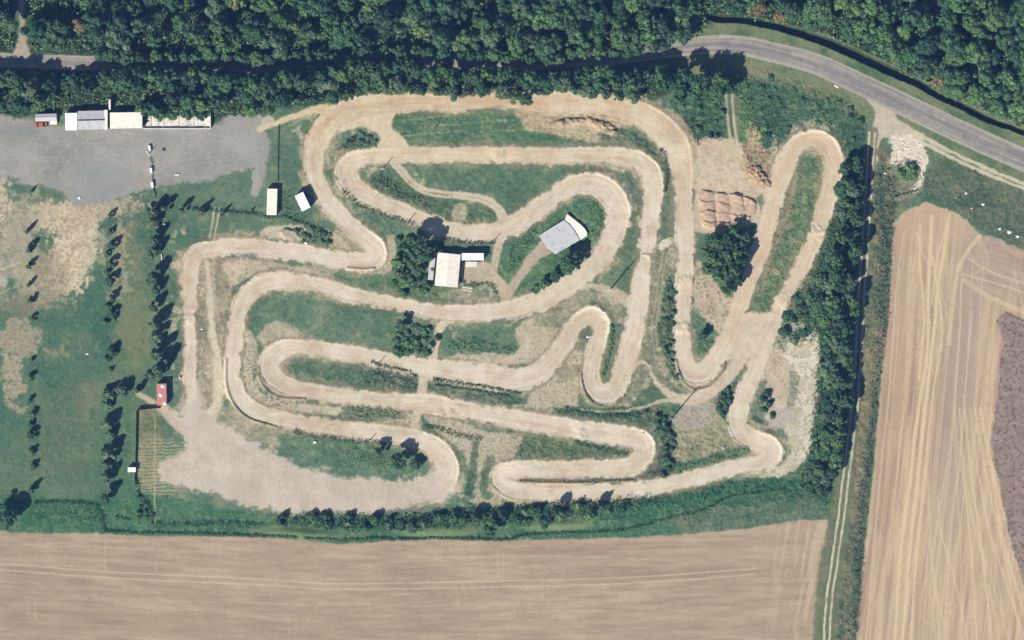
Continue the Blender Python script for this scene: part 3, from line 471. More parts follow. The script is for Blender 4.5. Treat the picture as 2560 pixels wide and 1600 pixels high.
# ------------------------------------------------------------------ relief
H += (n_big - .5) * .8
lip = np.exp(-np.clip(eT - 2, 0, 99) / 8.0)
bh = 0.10 + 0.60 * kk * outer
H += np.where(eT > -3, sstep(-3, 2, eT) * lip * bh, 0)
H += m * (.07 * (strk - .5) + .12 * (vn(sT / 45, oT * 0 + 5.5, 75) - .5) * (kk < .6))
H += -1.0 * np.where(eT < 0, 1, 0) * 0
for (jx, jy, jw) in ((1616, 640, 9), (1706, 820, 14), (1240, 387, 16), (475, 790, 18), (1130, 1018, 16), (2046, 580, 14), (1958, 750, 16), (1450, 1076, 16), (1700, 700, 14)):
    s0 = sT[int((jy - PY0) / CELL), int((jx - PX0) / CELL)]; near = inside(np.hypot(X - jx, Y - jy) - 50, 10); dd = sT - s0 + (n_sm - .5) * 26 + (n_mid - .5) * 20
    H += m * near * .55 * np.exp(-(dd / jw) ** 2); paint(m * near * np.exp(-((dd + jw) / jw) ** 2) * n_sm, alb(232, 222, 204), .45)
# damp and dusty patches left by riding
damp = fbm(oT / 1.6, sT / 5, 14, 161, 3) * .6 + fbm(X, Y, 40, 162, 3) * .4
paint(m * sstep(.57, .68, damp), alb(198, 178, 152), .4); paint(m * sstep(.58, .68, 1 - damp), alb(233, 225, 209), .35)
# banking that climbs to the outer edge
H += np.where(eT < 0, 1, 0) * outer * kk * .3 * sstep(-26, -2, eT)
# ditch, rubble, soil heaps
H -= 2.6 * (1 - sstep(-4, 1.5, DITCH)); dm = inside(DITCH - 1, 2); paint(dm, alb(56, 68, 52), .9); rough(dm, .15)
H -= .25 * (1 - sstep(-5, 2, e_lane)) * 0
m = inside(poly_field([(1750, 478), (1800, 482), (1850, 488), (1888, 505), (1886, 535), (1850, 560), (1800, 570), (1757, 566), (1752, 520)], .5), 2)
gxx = (X + (Y - 500) * -.08 - 1750 + (n_sm - .5) * 9) / 37.0; gyy = (Y - (X - 1750) * .12 - 476 + (fbm(X, Y, 15, 91, 3) - .5) * 12) / 25.0
cellh = np.abs(np.sin(gxx * math.pi)) ** .5 * (1 - .55 * (gyy - np.floor(gyy))) * (.7 + .5 * TAB[(np.floor(gxx).astype(int)) & 255, (np.floor(gyy).astype(int)) & 255])
paint(m, mixc(n_sm * .5 + n_fine * .5, alb(184, 162, 142), alb(200, 178, 156), alb(214, 194, 170)), 1); H += m * cellh * 1.2; rough(m, .25); cls(m, 8)
m = inside(ell(1510, 318, 42, 12, 25) + (n_sm - .5) * 10, 3); H += m * (n_sm * 1.4 + n_fine * .7) ; paint(m, mixc(n_fine, alb(186, 166, 142), alb(210, 192, 166)), .9)
m = inside(ell(1420, 305, 44, 9, -8) + (n_sm - .5) * 10, 3); H += m * n_sm * 2; paint(m, mixc(n_fine, alb(168, 146, 122), alb(196, 176, 150)), .8)
m = inside(ell(1895, 440, 34, 16, 40) + (n_sm - .5) * 16, 3); H += m * (n_fine + n_sm) * 1.1; paint(m, mixc(n_fine, alb(176, 148, 122), alb(204, 180, 150)), .9)
m = inside(ell(724, 585, 26, 13, 8) + (n_sm - .5) * 8, 3); H += m * 1.0; paint(m, mixc(n_sm, alb(178, 168, 150), alb(196, 186, 166)), .9); rough(m, .2)
H += inside(ell(2262, 425, 26, 22), 14) * 1.2
H += inside(ell(690, 1230, 1, 1), 1) * 0
# narrow earth bank between the two lower straights
e = line_field([(1300, 1201, 3), (1400, 1204, 4), (1500, 1203, 4), (1585, 1200, 3)], 8, .4)[0]; m = inside(e, 2); H += m * .35; paint(m, mixc(n_sm, alb(128, 120, 92), alb(156, 144, 116)), .9)
for i, pl in enumerate(([(645, 915), (650, 950), (670, 978), (700, 994), (762, 998)], [(566, 900), (566, 960), (585, 1010), (620, 1045), (690, 1068)], [(1690, 900), (1705, 950), (1735, 973), (1775, 965), (1805, 930), (1812, 908)], [(1452, 930), (1460, 980), (1490, 1012), (1530, 1014), (1560, 990)], [(868, 670), (905, 673), (935, 671)])):
    e = line_field([(p[0], p[1], 1.6) for p in pl], 8, .2)[0]; H += inside(e - 1, 2.5) * .55; paint(inside(e, 2), alb(146, 122, 92), .6)  # low berm ridges; the shadow of their walls is painted as brown lines
H += (n_fine - .5) * ROUGH * 0.9 + (n_sm - .5) * ROUGH * 1.5
edge = np.minimum(np.minimum(X - PX0, PX1 - X), np.minimum(Y - PY0, PY1 - Y)); H *= sstep(0, 60, edge)
H[0, :] = H[-1, :] = 0; H[:, 0] = H[:, -1] = 0

def hz(px, py):
    u = min(max((px - PX0) / CELL, 0), nx - 1.001); v = min(max((py - PY0) / CELL, 0), ny - 1.001)
    i, j = int(u), int(v); fu, fv = u - i, v - j
    return float((H[j, i] * (1 - fu) + H[j, i + 1] * fu) * (1 - fv) + (H[j + 1, i] * (1 - fu) + H[j + 1, i + 1] * fu) * fv)

# ------------------------------------------------------------------ material helpers
def new_mat(name):
    mt = bpy.data.materials.new(name); mt.use_nodes = True; nt = mt.node_tree
    return mt, nt, nt.nodes.get("Principled BSDF")
def mat_ground():
    mt, nt, b = new_mat("earth_and_grass"); N = nt.nodes; Lk = nt.links
    at = N.new("ShaderNodeAttribute"); at.attribute_name = "col"
    geo = N.new("ShaderNodeNewGeometry")
    n1 = N.new("ShaderNodeTexNoise"); n1.inputs['Scale'].default_value = 1.6; n1.inputs['Detail'].default_value = 5; n1.inputs['Roughness'].default_value = .7
    Lk.new(geo.outputs['Position'], n1.inputs['Vector'])
    mr = N.new("ShaderNodeMapRange"); mr.inputs['From Min'].default_value = .3; mr.inputs['From Max'].default_value = .7; mr.inputs['To Min'].default_value = .84; mr.inputs['To Max'].default_value = 1.16
    Lk.new(n1.outputs['Fac'], mr.inputs['Value'])
    vm = N.new("ShaderNodeVectorMath"); vm.operation = 'SCALE'; Lk.new(at.outputs['Color'], vm.inputs[0]); Lk.new(mr.outputs[0], vm.inputs['Scale'])
    Lk.new(vm.outputs[0], b.inputs['Base Color']); b.inputs['Roughness'].default_value = 1.0; b.inputs['Specular IOR Level'].default_value = .08
    n2 = N.new("ShaderNodeTexNoise"); n2.inputs['Scale'].default_value = 4.0; n2.inputs['Detail'].default_value = 3
    Lk.new(geo.outputs['Position'], n2.inputs['Vector'])
    bp = N.new("ShaderNodeBump"); bp.inputs['Distance'].default_value = .06; bp.inputs['Strength'].default_value = .6
    Lk.new(n2.outputs['Fac'], bp.inputs['Height']); Lk.new(bp.outputs[0], b.inputs['Normal'])
    return mt
def mat_leaf(name, c1, c2, c3):
    mt, nt, b = new_mat(name); N = nt.nodes; Lk = nt.links
    oi = N.new("ShaderNodeObjectInfo"); geo = N.new("ShaderNodeNewGeometry")
    n1 = N.new("ShaderNodeTexNoise"); n1.inputs['Scale'].default_value = .35; n1.inputs['Detail'].default_value = 4; Lk.new(geo.outputs['Position'], n1.inputs['Vector'])
    ad = N.new("ShaderNodeMath"); ad.operation = 'MULTIPLY_ADD'; ad.inputs[1].default_value = .85; Lk.new(oi.outputs['Random'], ad.inputs[0]); 
    m2 = N.new("ShaderNodeMath"); m2.operation = 'MULTIPLY_ADD'; m2.inputs[1].default_value = 1.3; m2.inputs[2].default_value = -.55; Lk.new(n1.outputs['Fac'], m2.inputs[0]); Lk.new(m2.outputs[0], ad.inputs[2])
    cr = N.new("ShaderNodeValToRGB"); el = cr.color_ramp.elements; el[0].position = .1; el[1].position = .95
    el[0].color = (*c1, 1); el[1].color = (*c3, 1); e2 = el.new(.5); e2.color = (*c2, 1)
    Lk.new(ad.outputs[0], cr.inputs[0])
    isl = N.new("ShaderNodeMapRange"); isl.inputs['To Min'].default_value = .75; isl.inputs['To Max'].default_value = 1.3; Lk.new(geo.outputs['Random Per Island'], isl.inputs['Value'])
    vm = N.new("ShaderNodeVectorMath"); vm.operation = 'SCALE'; Lk.new(cr.outputs[0], vm.inputs[0]); Lk.new(isl.outputs[0], vm.inputs['Scale'])
    Lk.new(vm.outputs[0], b.inputs['Base Color']); b.inputs['Roughness'].default_value = .75; b.inputs['Specular IOR Level'].default_value = .2
    return mt
def mat_simple(name, col, rgh=.7, var=.12, scale=1.5, metallic=0.0, dirt=None, dirt_amt=.0, dscale=.6):
    mt, nt, b = new_mat(name); N = nt.nodes; Lk = nt.links
    tc = N.new("ShaderNodeTexCoord"); n1 = N.new("ShaderNodeTexNoise"); n1.inputs['Scale'].default_value = scale; n1.inputs['Detail'].default_value = 5; n1.inputs['Roughness'].default_value = .65
    Lk.new(tc.outputs['Object'], n1.inputs['Vector'])
    mr = N.new("ShaderNodeMapRange"); mr.inputs['From Min'].default_value = .3; mr.inputs['From Max'].default_value = .7; mr.inputs['To Min'].default_value = 1 - var; mr.inputs['To Max'].default_value = 1 + var
    Lk.new(n1.outputs['Fac'], mr.inputs['Value'])
    src = None
    if dirt is not None:
        n3 = N.new("ShaderNodeTexNoise"); n3.inputs['Scale'].default_value = dscale; n3.inputs['Detail'].default_value = 6; Lk.new(tc.outputs['Object'], n3.inputs['Vector'])
        r3 = N.new("ShaderNodeMapRange"); r3.inputs['From Min'].default_value = .52; r3.inputs['From Max'].default_value = .66; r3.inputs['To Max'].default_value = dirt_amt; Lk.new(n3.outputs['Fac'], r3.inputs['Value'])
        mx = N.new("ShaderNodeMix"); mx.data_type = 'RGBA'; mx.inputs[6].default_value = (*col, 1); mx.inputs[7].default_value = (*dirt, 1); Lk.new(r3.outputs[0], mx.inputs[0]); src = mx.outputs[2]
    vm = N.new("ShaderNodeVectorMath"); vm.operation = 'SCALE'
    if src: Lk.new(src, vm.inputs[0])
    else: vm.inputs[0].default_value = tuple(col)
    Lk.new(mr.outputs[0], vm.inputs['Scale']); Lk.new(vm.outputs[0], b.inputs['Base Color'])
    b.inputs['Roughness'].default_value = rgh; b.inputs['Metallic'].default_value = metallic; b.inputs['Specular IOR Level'].default_value = .3
    return mt
MG = mat_ground()
MLEAF = {
    'dark': mat_leaf("leaf_dark_green", (0.039, 0.092, 0.048), (0.060, 0.132, 0.062), (0.090, 0.177, 0.070)),
    'mid': mat_leaf("leaf_mid_green", (0.052, 0.122, 0.052), (0.084, 0.173, 0.065), (0.128, 0.230, 0.078)),
    'bright': mat_leaf("leaf_bright_green", (0.084, 0.186, 0.065), (0.122, 0.242, 0.079), (0.174, 0.292, 0.098)),
    'yellow': mat_leaf("leaf_yellow_green", (0.128, 0.193, 0.056), (0.203, 0.266, 0.079), (0.267, 0.317, 0.102)),
    'grey': mat_leaf("leaf_grey_green", (0.067, 0.117, 0.069), (0.102, 0.162, 0.087), (0.145, 0.211, 0.110)),
    'brown': mat_leaf("leaf_brown", (0.139, 0.118, 0.056), (0.215, 0.173, 0.083), (0.278, 0.230, 0.111)),
}
MBARK = mat_simple("bark", (.10, .08, .06), .9, .25, 3)
MDARK = mat_simple("dark_metal", (.05, .05, .055), .5); MWHITE = mat_simple("white_paint", (.78, .78, .76), .6, .06, 1.2, dirt=(.45, .42, .36), dirt_amt=.5)
MCREAM = mat_simple("cream_sheet", (.80, .75, .62), .65, .07, .8, dirt=(.50, .42, .30), dirt_amt=.45)
MGREYR = mat_simple("grey_sheet", (.50, .50, .49), .6, .08, .7, dirt=(.30, .30, .30), dirt_amt=.5)
MPALE = mat_simple("pale_concrete", (.70, .65, .54), .9, .16, .8, dirt=(.38, .33, .25), dirt_amt=.8, dscale=.35)
MWOOD = mat_simple("weathered_board", (.50, .41, .29), .85, .15, 1.2, dirt=(.30, .23, .16), dirt_amt=.6)
MRED = mat_simple("faded_red_paint", (.50, .20, .15), .6, .12, 1, dirt=(.36, .22, .18), dirt_amt=.5)
MRUST = mat_simple("rusty_red", (.36, .13, .06), .75, .25, 2, dirt=(.14, .08, .06), dirt_amt=.8)
MWALL = mat_simple("render_wall", (.50, .46, .38), .9, .1, 1)
MGLASS = mat_simple("dark_glass", (.03, .035, .04), .15, .05); MCHALK = mat_simple("chalk", (.72, .70, .64), .95, .15, 2)
MSTEEL = mat_simple("galvanised_steel", (.45, .46, .47), .45, .1, 2, .6); MTYRE = mat_simple("rubber", (.03, .03, .03), .9)
MGREENF = mat_simple("green_fence", (.05, .075, .05), .8, .2, 1)

# ------------------------------------------------------------------ tags
def tag(o, label=None, cat=None, group=None, kind=None):
    if label: o['label'] = label
    if cat: o['category'] = cat
    if group: o['group'] = group
    if kind: o['kind'] = kind
    return o
def link(name, me, parent=None, loc=None):
    o = bpy.data.objects.new(name, me); COL.objects.link(o)
    if parent: o.parent = parent
    if loc: o.location = loc
    return o
def empty(name, px, py, rot=0, label=None, cat=None, group=None, dz=0.0):
    o = bpy.data.objects.new(name, None); COL.objects.link(o); o.empty_display_size = .5
    o.location = (WX(px), WY(py), hz(px, py) + dz); o.rotation_euler = (0, 0, rot)
    return tag(o, label, cat, group)
def np_mesh(name, V, F, mat=None, attr=None, smooth_=False):
    me = bpy.data.meshes.new(name); V = np.asarray(V, np.float32); F = np.asarray(F, np.int32); k = F.shape[1]
    me.vertices.add(len(V)); me.vertices.foreach_set("co", V.ravel())
    me.loops.add(F.size); me.loops.foreach_set("vertex_index", F.ravel())
    me.polygons.add(len(F)); me.polygons.foreach_set("loop_start", np.arange(0, F.size, k, dtype=np.int32))
    try: me.polygons.foreach_set("loop_total", np.full(len(F), k, np.int32))
    except Exception: pass
    if smooth_: me.polygons.foreach_set("use_smooth", np.ones(len(F), bool))
    if attr is not None:
        at = me.attributes.new("col", 'FLOAT_COLOR', 'POINT'); cc = np.ones((len(V), 4), np.float32); cc[:, :3] = attr; at.data.foreach_set("color", cc.ravel())
    me.update(calc_edges=True)
    if mat: me.materials.append(mat)
    return me

# ------------------------------------------------------------------ ground objects (one continuous relief, cut into the kinds of surface)
GV = np.stack([WX(X), WY(Y), H], -1).reshape(-1, 3); GC = np.clip(C, 0.005, .95).reshape(-1, 3)
idx = np.arange(nx * ny).reshape(ny, nx)
Fq = np.stack([idx[1:, :-1], idx[1:, 1:], idx[:-1, 1:], idx[:-1, :-1]], -1).reshape(-1, 4)
fk = KL[:-1, :-1].reshape(-1)
for k, nm in enumerate(CLS):
    F = Fq[fk == k]
    if len(F) == 0: continue
    u, inv = np.unique(F, return_inverse=True); V = GV[u]; Cc = GC[u]; F = inv.reshape(-1, 4)
    if k == 0:                                   # the sheet goes on to the horizon
        B = 9000.0; x0, x1, y0, y1 = WX(PX0), WX(PX1), WY(PY1), WY(PY0)
        ring = np.array([(x0, y0, 0), (x1, y0, 0), (x1, y1, 0), (x0, y1, 0), (-B, -B, 0), (B, -B, 0), (B, B, 0), (-B, B, 0)], np.float32)
        n0 = len(V); V = np.vstack([V, ring]); Cc = np.vstack([Cc, np.tile(alb(110, 124, 98), (8, 1))])
        F = np.vstack([F, [(n0 + 4, n0 + 5, n0 + 1, n0), (n0 + 5, n0 + 6, n0 + 2, n0 + 1), (n0 + 6, n0 + 7, n0 + 3, n0 + 2), (n0 + 7, n0 + 4, n0, n0 + 3)]])
    o = link(nm, np_mesh(nm, V, F, MG, Cc, True)); tag(o, kind='structure')

# ------------------------------------------------------------------ foliage meshes
def quads(P, Nn, size, rng):
    n = len(P); a = rng.normal(size=(n, 3)); a -= (a * Nn).sum(1, keepdims=True) * Nn; a /= np.linalg.norm(a, axis=1, keepdims=True) + 1e-6
    b = np.cross(Nn, a); s = size[:, None] * .5; r = rng.uniform(.6, 1.0, (n, 1))
    V = np.stack([P - a * s, P - b * s * r, P + a * s, P + b * s * r], 1).reshape(-1, 3)
    return V, np.arange(n * 4).reshape(-1, 4)
ICO = None
def ico():
    global ICO
    if ICO is None:
        import bmesh
        bm = bmesh.new(); bmesh.ops.create_icosphere(bm, subdivisions=2, radius=1); V = np.array([v.co[:] for v in bm.verts]); F = np.array([[v.index for v in f.verts] for f in bm.faces]); bm.free(); ICO = (V, F)
    return ICO
def crown_mesh(name, seed, mat, nl=24, per=120, leaf=.12, spread=.80, zs=.40, lobe=(.17, .34), core=True):
    rng = np.random.default_rng(seed); Vs = []; Fs = []; off = 0
    iv, if_ = ico()
    for i in range(nl):
        a = rng.uniform(0, 2 * math.pi); r = spread * math.sqrt(rng.uniform(0, 1)); rad = rng.uniform(*lobe)
        if i == 0: r = 0; rad = lobe[1]
        c = np.array([r * math.cos(a), r * math.sin(a), zs * (1 - (r / spread) ** 1.5) * rng.uniform(.55, 1.1) - .08])
        p = rng.normal(size=(per, 3)); p /= np.linalg.norm(p, axis=1, keepdims=True); p = p[p[:, 2] > -.55]
        nn = p + rng.normal(size=p.shape) * .45; nn /= np.linalg.norm(nn, axis=1, keepdims=True)
        P = c + p * rad * rng.uniform(.82, 1.12, (len(p), 1)) * np.array([1, 1, .85])
        V, F = quads(P, nn, rng.uniform(leaf * .6, leaf * 1.25, len(P)), rng); Vs.append(V); Fs.append(F + off); off += len(V)
        if core:
            cv = c + iv * rad * np.array([.80, .80, .68]) * (1 + .12 * rng.normal(size=(len(iv), 1)))
            Vs.append(cv); f3 = if_ + off; Fs.append(np.concatenate([f3, f3[:, 2:3]], 1)); off += len(cv)
    V = np.vstack(Vs); F = np.vstack(Fs)
    me = bpy.data.meshes.new(name)
    faces = [tuple(f[:3]) if f[2] == f[3] else tuple(f) for f in F.tolist()]
    me.from_pydata(V.tolist(), [], faces); me.materials.append(mat); me.update(); return me
def trunk_mesh(name, seed, h=1.0, r=.05, limbs=5):
    rng = random.Random(seed); V = []; F = []
    def tube(p0, p1, r0, r1, n=7):
        b = len(V); d = (Vector(p1) - Vector(p0)); q = d.to_track_quat('Z', 'Y')
        for p, rr in ((p0, r0), (p1, r1)):
            for k in range(n):
                a = 2 * math.pi * k / n; V.append(tuple(Vector(p) + q @ Vector((rr * math.cos(a), rr * math.sin(a), 0))))
        for k in range(n): F.append((b + k, b + (k + 1) % n, b + n + (k + 1) % n, b + n + k))
        F.append(tuple(b + n + k for k in range(n)))
    tube((0, 0, -.05 * h), (.01, .0, h * .5), r, r * .75); tube((.01, 0, h * .5), (0.02, .02, h), r * .75, r * .3)
    for i in range(limbs):
        a = rng.uniform(0, 6.28); z = h * rng.uniform(.45, .8); tube((0, 0, z), (h * .3 * math.cos(a), h * .3 * math.sin(a), z + h * .25), r * .4, r * .12, 5)
    me = bpy.data.meshes.new(name); me.from_pydata(V, [], F); me.materials.append(MBARK); me.update(); return me
BIG = {}; SML = {}; SHR = {}
for ci, c in enumerate(('dark', 'mid', 'yellow', 'brown', 'grey', 'bright')):
    BIG[c] = [crown_mesh("broadleaf_crown", 100 + i * 7 + ci, MLEAF[c]) for i in range(5 if c in ('dark', 'mid') else 2)]
    SML[c] = [crown_mesh("young_crown", 300 + i * 5 + ci, MLEAF[c], 11, 70, .17, .62, .95, (.22, .36), True) for i in range(3)] if c in ('dark', 'grey') else []
    SHR[c] = [crown_mesh("shrub_foliage", 500 + i * 3 + ci, MLEAF[c], 9, 75, .19, .62, .40, (.26, .46), True) for i in range(3)]
TRK = [trunk_mesh("trunk", i) for i in range(3)]
def tree(px, py, r, h, col='dark', label=None, group=None, name='tree', cat='tree', small=False):
    """r crown radius in photo pixels, h height in metres; the base stands at px, py"""
    t = empty(name, px, py, 0, label, cat, group)
    R = r * S; sz = h / 1.45 if small else max(R * .95, h * .62); zc = h * .26 if small else h - .66 * sz
    tr = link("trunk", random.choice(TRK), t); tr.scale = (zc * .5 if zc < 6 else 5, zc * .5 if zc < 6 else 5, zc + R * .2)
    cr = link("crown", random.choice((SML if small else BIG)[col]), t, (0, 0, zc)); q = random.uniform(.88, 1.1)
    cr.scale = (R * q, R / q, sz * random.uniform(.9, 1.05)); cr.rotation_euler = (0, 0, random.uniform(0, 6.28))
    return t
def shrub(px, py, r, h, col='mid', label=None, group=None, name='shrub', cat='bush'):
    me = random.choice(SHR[col]); o = bpy.data.objects.new(name, me); COL.objects.link(o); R = r * S
    o.location = (WX(px), WY(py), hz(px, py) + h * .22); o.scale = (R, R * random.uniform(.8, 1.15), h / .85); o.rotation_euler = (0, 0, random.uniform(0, 6.28))
    return tag(o, label, cat, group)
def in_poly(x, y, P):
    c = False; n = len(P)
    for i in range(n):
        x1, y1 = P[i]; x2, y2 = P[i - 1]
        if (y1 > y) != (y2 > y) and x < (x2 - x1) * (y - y1) / (y2 - y1) + x1: c = not c
    return c
def scatter(P, sp, jit=.42, seed=1, x0=-40, x1=2600, y0=-35, y1=1640):
    rng = random.Random(seed); out = []; row = 0
    ya = max(y0, min(p[1] for p in P)); yb_ = min(y1, max(p[1] for p in P)); y = ya
    while y <= yb_:
        x = max(x0, min(p[0] for p in P)) + (sp / 2 if row % 2 else 0)
        while x <= min(x1, max(p[0] for p in P)):
            a = x + rng.uniform(-jit, jit) * sp; b = y + rng.uniform(-jit, jit) * sp
            if in_poly(a, b, P): out.append((a, b))
            x += sp
        y += sp * .87; row += 1
    return out

# ------------------------------------------------------------------ forests
def forest(P, sp, seed, label, group, cols, hr=(11, 15), rr=(23, 33), skip=None):
    rng = random.Random(seed); n = 0
    for (x, y) in scatter(P, sp, .36, seed):
        if skip and skip(x, y): continue
        c = rng.choice(cols)
        tree(x, y, rng.uniform(*rr), rng.uniform(*hr), c, label, group, 'forest_tree'); n += 1
    return n
FNi = [(-60, -60), (1790, -60), (1785, 15), (1748, 45), (1738, 84), (1640, 98), (1560, 96), (1480, 112), (1400, 130), (1300, 130), (1200, 104), (1110, 106), (1010, 76), (930, 118), (860, 128), (760, 105), (640, 130), (480, 130), (400, 142), (300, 128), (240, 104), (150, 98), (80, 96), (88, -60), (20, -60), (20, 100), (-60, 110)]
FSi = [(-60, 215), (120, 222), (240, 215), (330, 195), (420, 195), (520, 200), (640, 200), (760, 190), (900, 182), (1000, 185), (1100, 172), (1200, 188), (1300, 195), (1400, 192), (1560, 200), (1640, 205), (1670, 215), (1640, 232), (1560, 232), (1480, 230), (1400, 212), (1330, 222), (1270, 236), (1220, 218), (1120, 222), (960, 212), (860, 224), (760, 244), (690, 250), (600, 268), (520, 278), (420, 268), (320, 246), (220, 246), (140, 254), (60, 265), (-60, 270)]
FEi = [(1805, -60), (1812, 22), (1900, 30), (1980, 48), (2070, 74), (2160, 116), (2260, 168), (2350, 215), (2450, 265), (2620, 330), (2620, -60)]
clear = lambda x, y: (95 < x < 240 and 20 < y < 75) or (400 < x < 470 and 60 < y < 130) or (455 < x < 520 and 30 < y < 75) or (360 < x < 400 and 10 < y < 60)
n1 = forest(FNi, 50, 5, "broadleaf tree in the dense forest on the north side of the shaded road", "forest trees north of the road", ['dark', 'mid', 'dark', 'mid', 'dark', 'grey'], (9, 19), (24, 42), skip=clear)
n2 = forest(FSi, 46, 6, "tree in the belt of woodland between the shaded road and the dirt track", "trees in the belt south of the road", ['dark', 'dark', 'mid', 'dark', 'grey'], (9, 16), (22, 31))
n3 = forest(FEi, 52, 8, "tree in the wood beyond the ditch in the north-east corner", "trees in the north-east wood", ['mid', 'bright', 'mid', 'dark'], (7, 13), (24, 38))
rng = random.Random(77); x = -30
while x < 1700:
    y = 196 + 8 * math.sin(x / 90.0) + rng.uniform(-8, 8) - (14 if 700 < x < 1300 else 0)
    low = 60 < x < 250
    tree(x, y, rng.uniform(20, 27), rng.uniform(5, 7) if low else rng.uniform(8.5, 13), rng.choice(['dark', 'dark', 'mid']), "tree on the road side of the woodland belt, throwing its shadow over the road", "roadside trees of the belt", 'roadside_tree'); x += rng.uniform(22, 32)
x = 250
while x < 1660:
    yb_ = float(np.interp(x, [250, 480, 640, 760, 860, 930, 1010, 1200, 1300, 1400, 1480, 1640], [140, 148, 150, 140, 146, 140, 132, 140, 146, 146, 136, 118]))
    tree(x, yb_ + rng.uniform(-8, 4), rng.uniform(16, 25), rng.uniform(5, 9), rng.choice(['dark', 'mid', 'mid']), "tree overhanging the north kerb of the shaded road", "forest-edge trees over the road", 'forest_edge_tree'); x += rng.uniform(26, 40)
for (x, y, r, h) in ((1712, 190, 24, 12), (1760, 196, 26, 13), (1800, 200, 24, 12), (1822, 216, 20, 9), (1700, 228, 20, 6), (1735, 240, 22, 7), (1690, 250, 18, 5), (1784, 244, 18, 6), (1660, 205, 24, 11)):
    tree(x, y, r, h, rng.choice(['dark', 'mid', 'dark']), "tree in the dark clump left of the twin-rut path, below the road bend", "dark clump below the road bend", 'broadleaf_tree')
print("forest", n1, n2, n3)
for x, y, r, h, c, l in ((725, 55, 34, 15, 'yellow', "largest yellow-green tree standing out in the forest north of the road"), (700, 88, 26, 14, 'yellow', "yellow-green tree touching the south edge of the forest, below the largest yellow one"),
        (590, 2, 26, 14, 'yellow', "yellow-green tree crown cut by the top edge of the photo"), (200, 62, 20, 9, 'brown', "brown-leaved tree in the forest clearing at top left"),
        (1055, 75, 26, 14, 'yellow', "pale green tree near the middle of the forest, above the road shadow"), (1890, 10, 30, 8, 'brown', "russet tree in the north-east wood at the top edge"),
        (1955, 42, 22, 7, 'brown', "brown tree at the ditch edge of the north-east wood, near its west end"), (2350, 202, 24, 8, 'brown', "russet-brown tree above the ditch, in the eastern half of the wood"),
        (2300, 175, 20, 7, 'yellow', "light yellow-green tree beside the ditch, west of the russet-brown one"), (925, 25, 26, 15, 'bright', "bright green tree in the forest north of the road"),
        (560, 112, 26, 14, 'bright', "bright green tree at the south edge of the forest, north of the road shadow"), (1620, 90, 30, 14, 'bright', "bright green tree at the forest edge where the road comes out of the shade")):
    tree(x, y, r, h, c, l, None, 'forest_tree')
for i in range(9):
    tree(352 + i * 19 + random.uniform(-5, 5), 278 + random.uniform(-6, 8) + (3 if i > 2 else -6), random.uniform(15, 22), random.uniform(6, 9), random.choice(['dark', 'mid']), "tree leaning over the back of the roofless storage bay", "trees over the storage bay", 'overhanging_tree')
for i in range(26):
    px = 640 + i * 38 + random.uniform(-8, 8); py = float(np.interp(px, [640, 760, 860, 960, 1060, 1150, 1220, 1280, 1310, 1380, 1460, 1540, 1600], [280, 255, 240, 222, 226, 238, 226, 246, 250, 215, 228, 244, 240]))
    tree(px, py + random.uniform(-6, 4), random.uniform(14, 22), random.uniform(5, 9), random.choice(['dark', 'mid', 'grey']), "tree on the southern fringe of the belt, overhanging the edge of the dirt track", "track-side fringe of the belt", 'overhanging_tree')
# low undergrowth seen between the crowns, too much to count
def undergrowth(name, P, sp, seed, mat, label, hmin=.6, hmax=1.8, per=9, size=.5):
    rng = np.random.default_rng(seed); pts = scatter(P, sp, .48, seed)
    Pn = []; pts = [p for p in pts if eT[int((p[1] - PY0) / CELL), int((p[0] - PX0) / CELL)] > 3 and KL[int((p[1] - PY0) / CELL), int((p[0] - PX0) / CELL)] not in (2, 4, 7)]
    for (x, y) in pts:
        h = rng.uniform(hmin, hmax); r = sp * .62
        q = rng.normal(size=(per, 3)); q /= np.linalg.norm(q, axis=1, keepdims=True); q[:, 2] = np.abs(q[:, 2])
        base = np.array([WX(x), WY(y), hz(x, y)])
        Pn.append((base + q * np.array([r * S, r * S, h]), q))
    if not Pn: return
    P3 = np.vstack([a for a, b in Pn]); N3 = np.vstack([b for a, b in Pn]) + rng.normal(size=P3.shape) * .4; N3 /= np.linalg.norm(N3, axis=1, keepdims=True)
    V, F = quads(P3, N3, rng.uniform(size * .6, size * 1.3, len(P3)), rng)
    o = link(name, np_mesh(name, V, F, mat)); tag(o, label, 'vegetation', kind='stuff'); return o
undergrowth('undergrowth', FN, 15, 1, MLEAF['mid'], "low undergrowth between the trees of the northern forest", 1, 3, 12, .9)
undergrowth('undergrowth', FS, 14, 2, MLEAF['mid'], "low undergrowth in the woodland belt beside the dirt track", .8, 4.5, 12, .8)
undergrowth('undergrowth', FE, 14, 3, MLEAF['bright'], "bright undergrowth between the trees of the north-east wood", .8, 3, 12, .8)
NEB = [(1700, 215), (1800, 190), (1900, 190), (2040, 225), (2140, 270), (2165, 320), (2150, 420), (2115, 430), (2112, 370), (2072, 318), (2010, 306), (1950, 345), (1925, 395), (1880, 330), (1850, 235), (1815, 235), (1815, 345), (1760, 350), (1700, 290)]
undergrowth('bramble_thicket', NEB, 9, 4, MLEAF['mid'], "dark bramble thicket on the bank below the road", .2, .9, 5, .45)
undergrowth('bramble_thicket', [(1835, 230), (1880, 250), (1900, 330), (1870, 330)], 8, 5, MLEAF['bright'], "bright green weeds beside the twin-rut path", .3, 1.0, 9, .5)

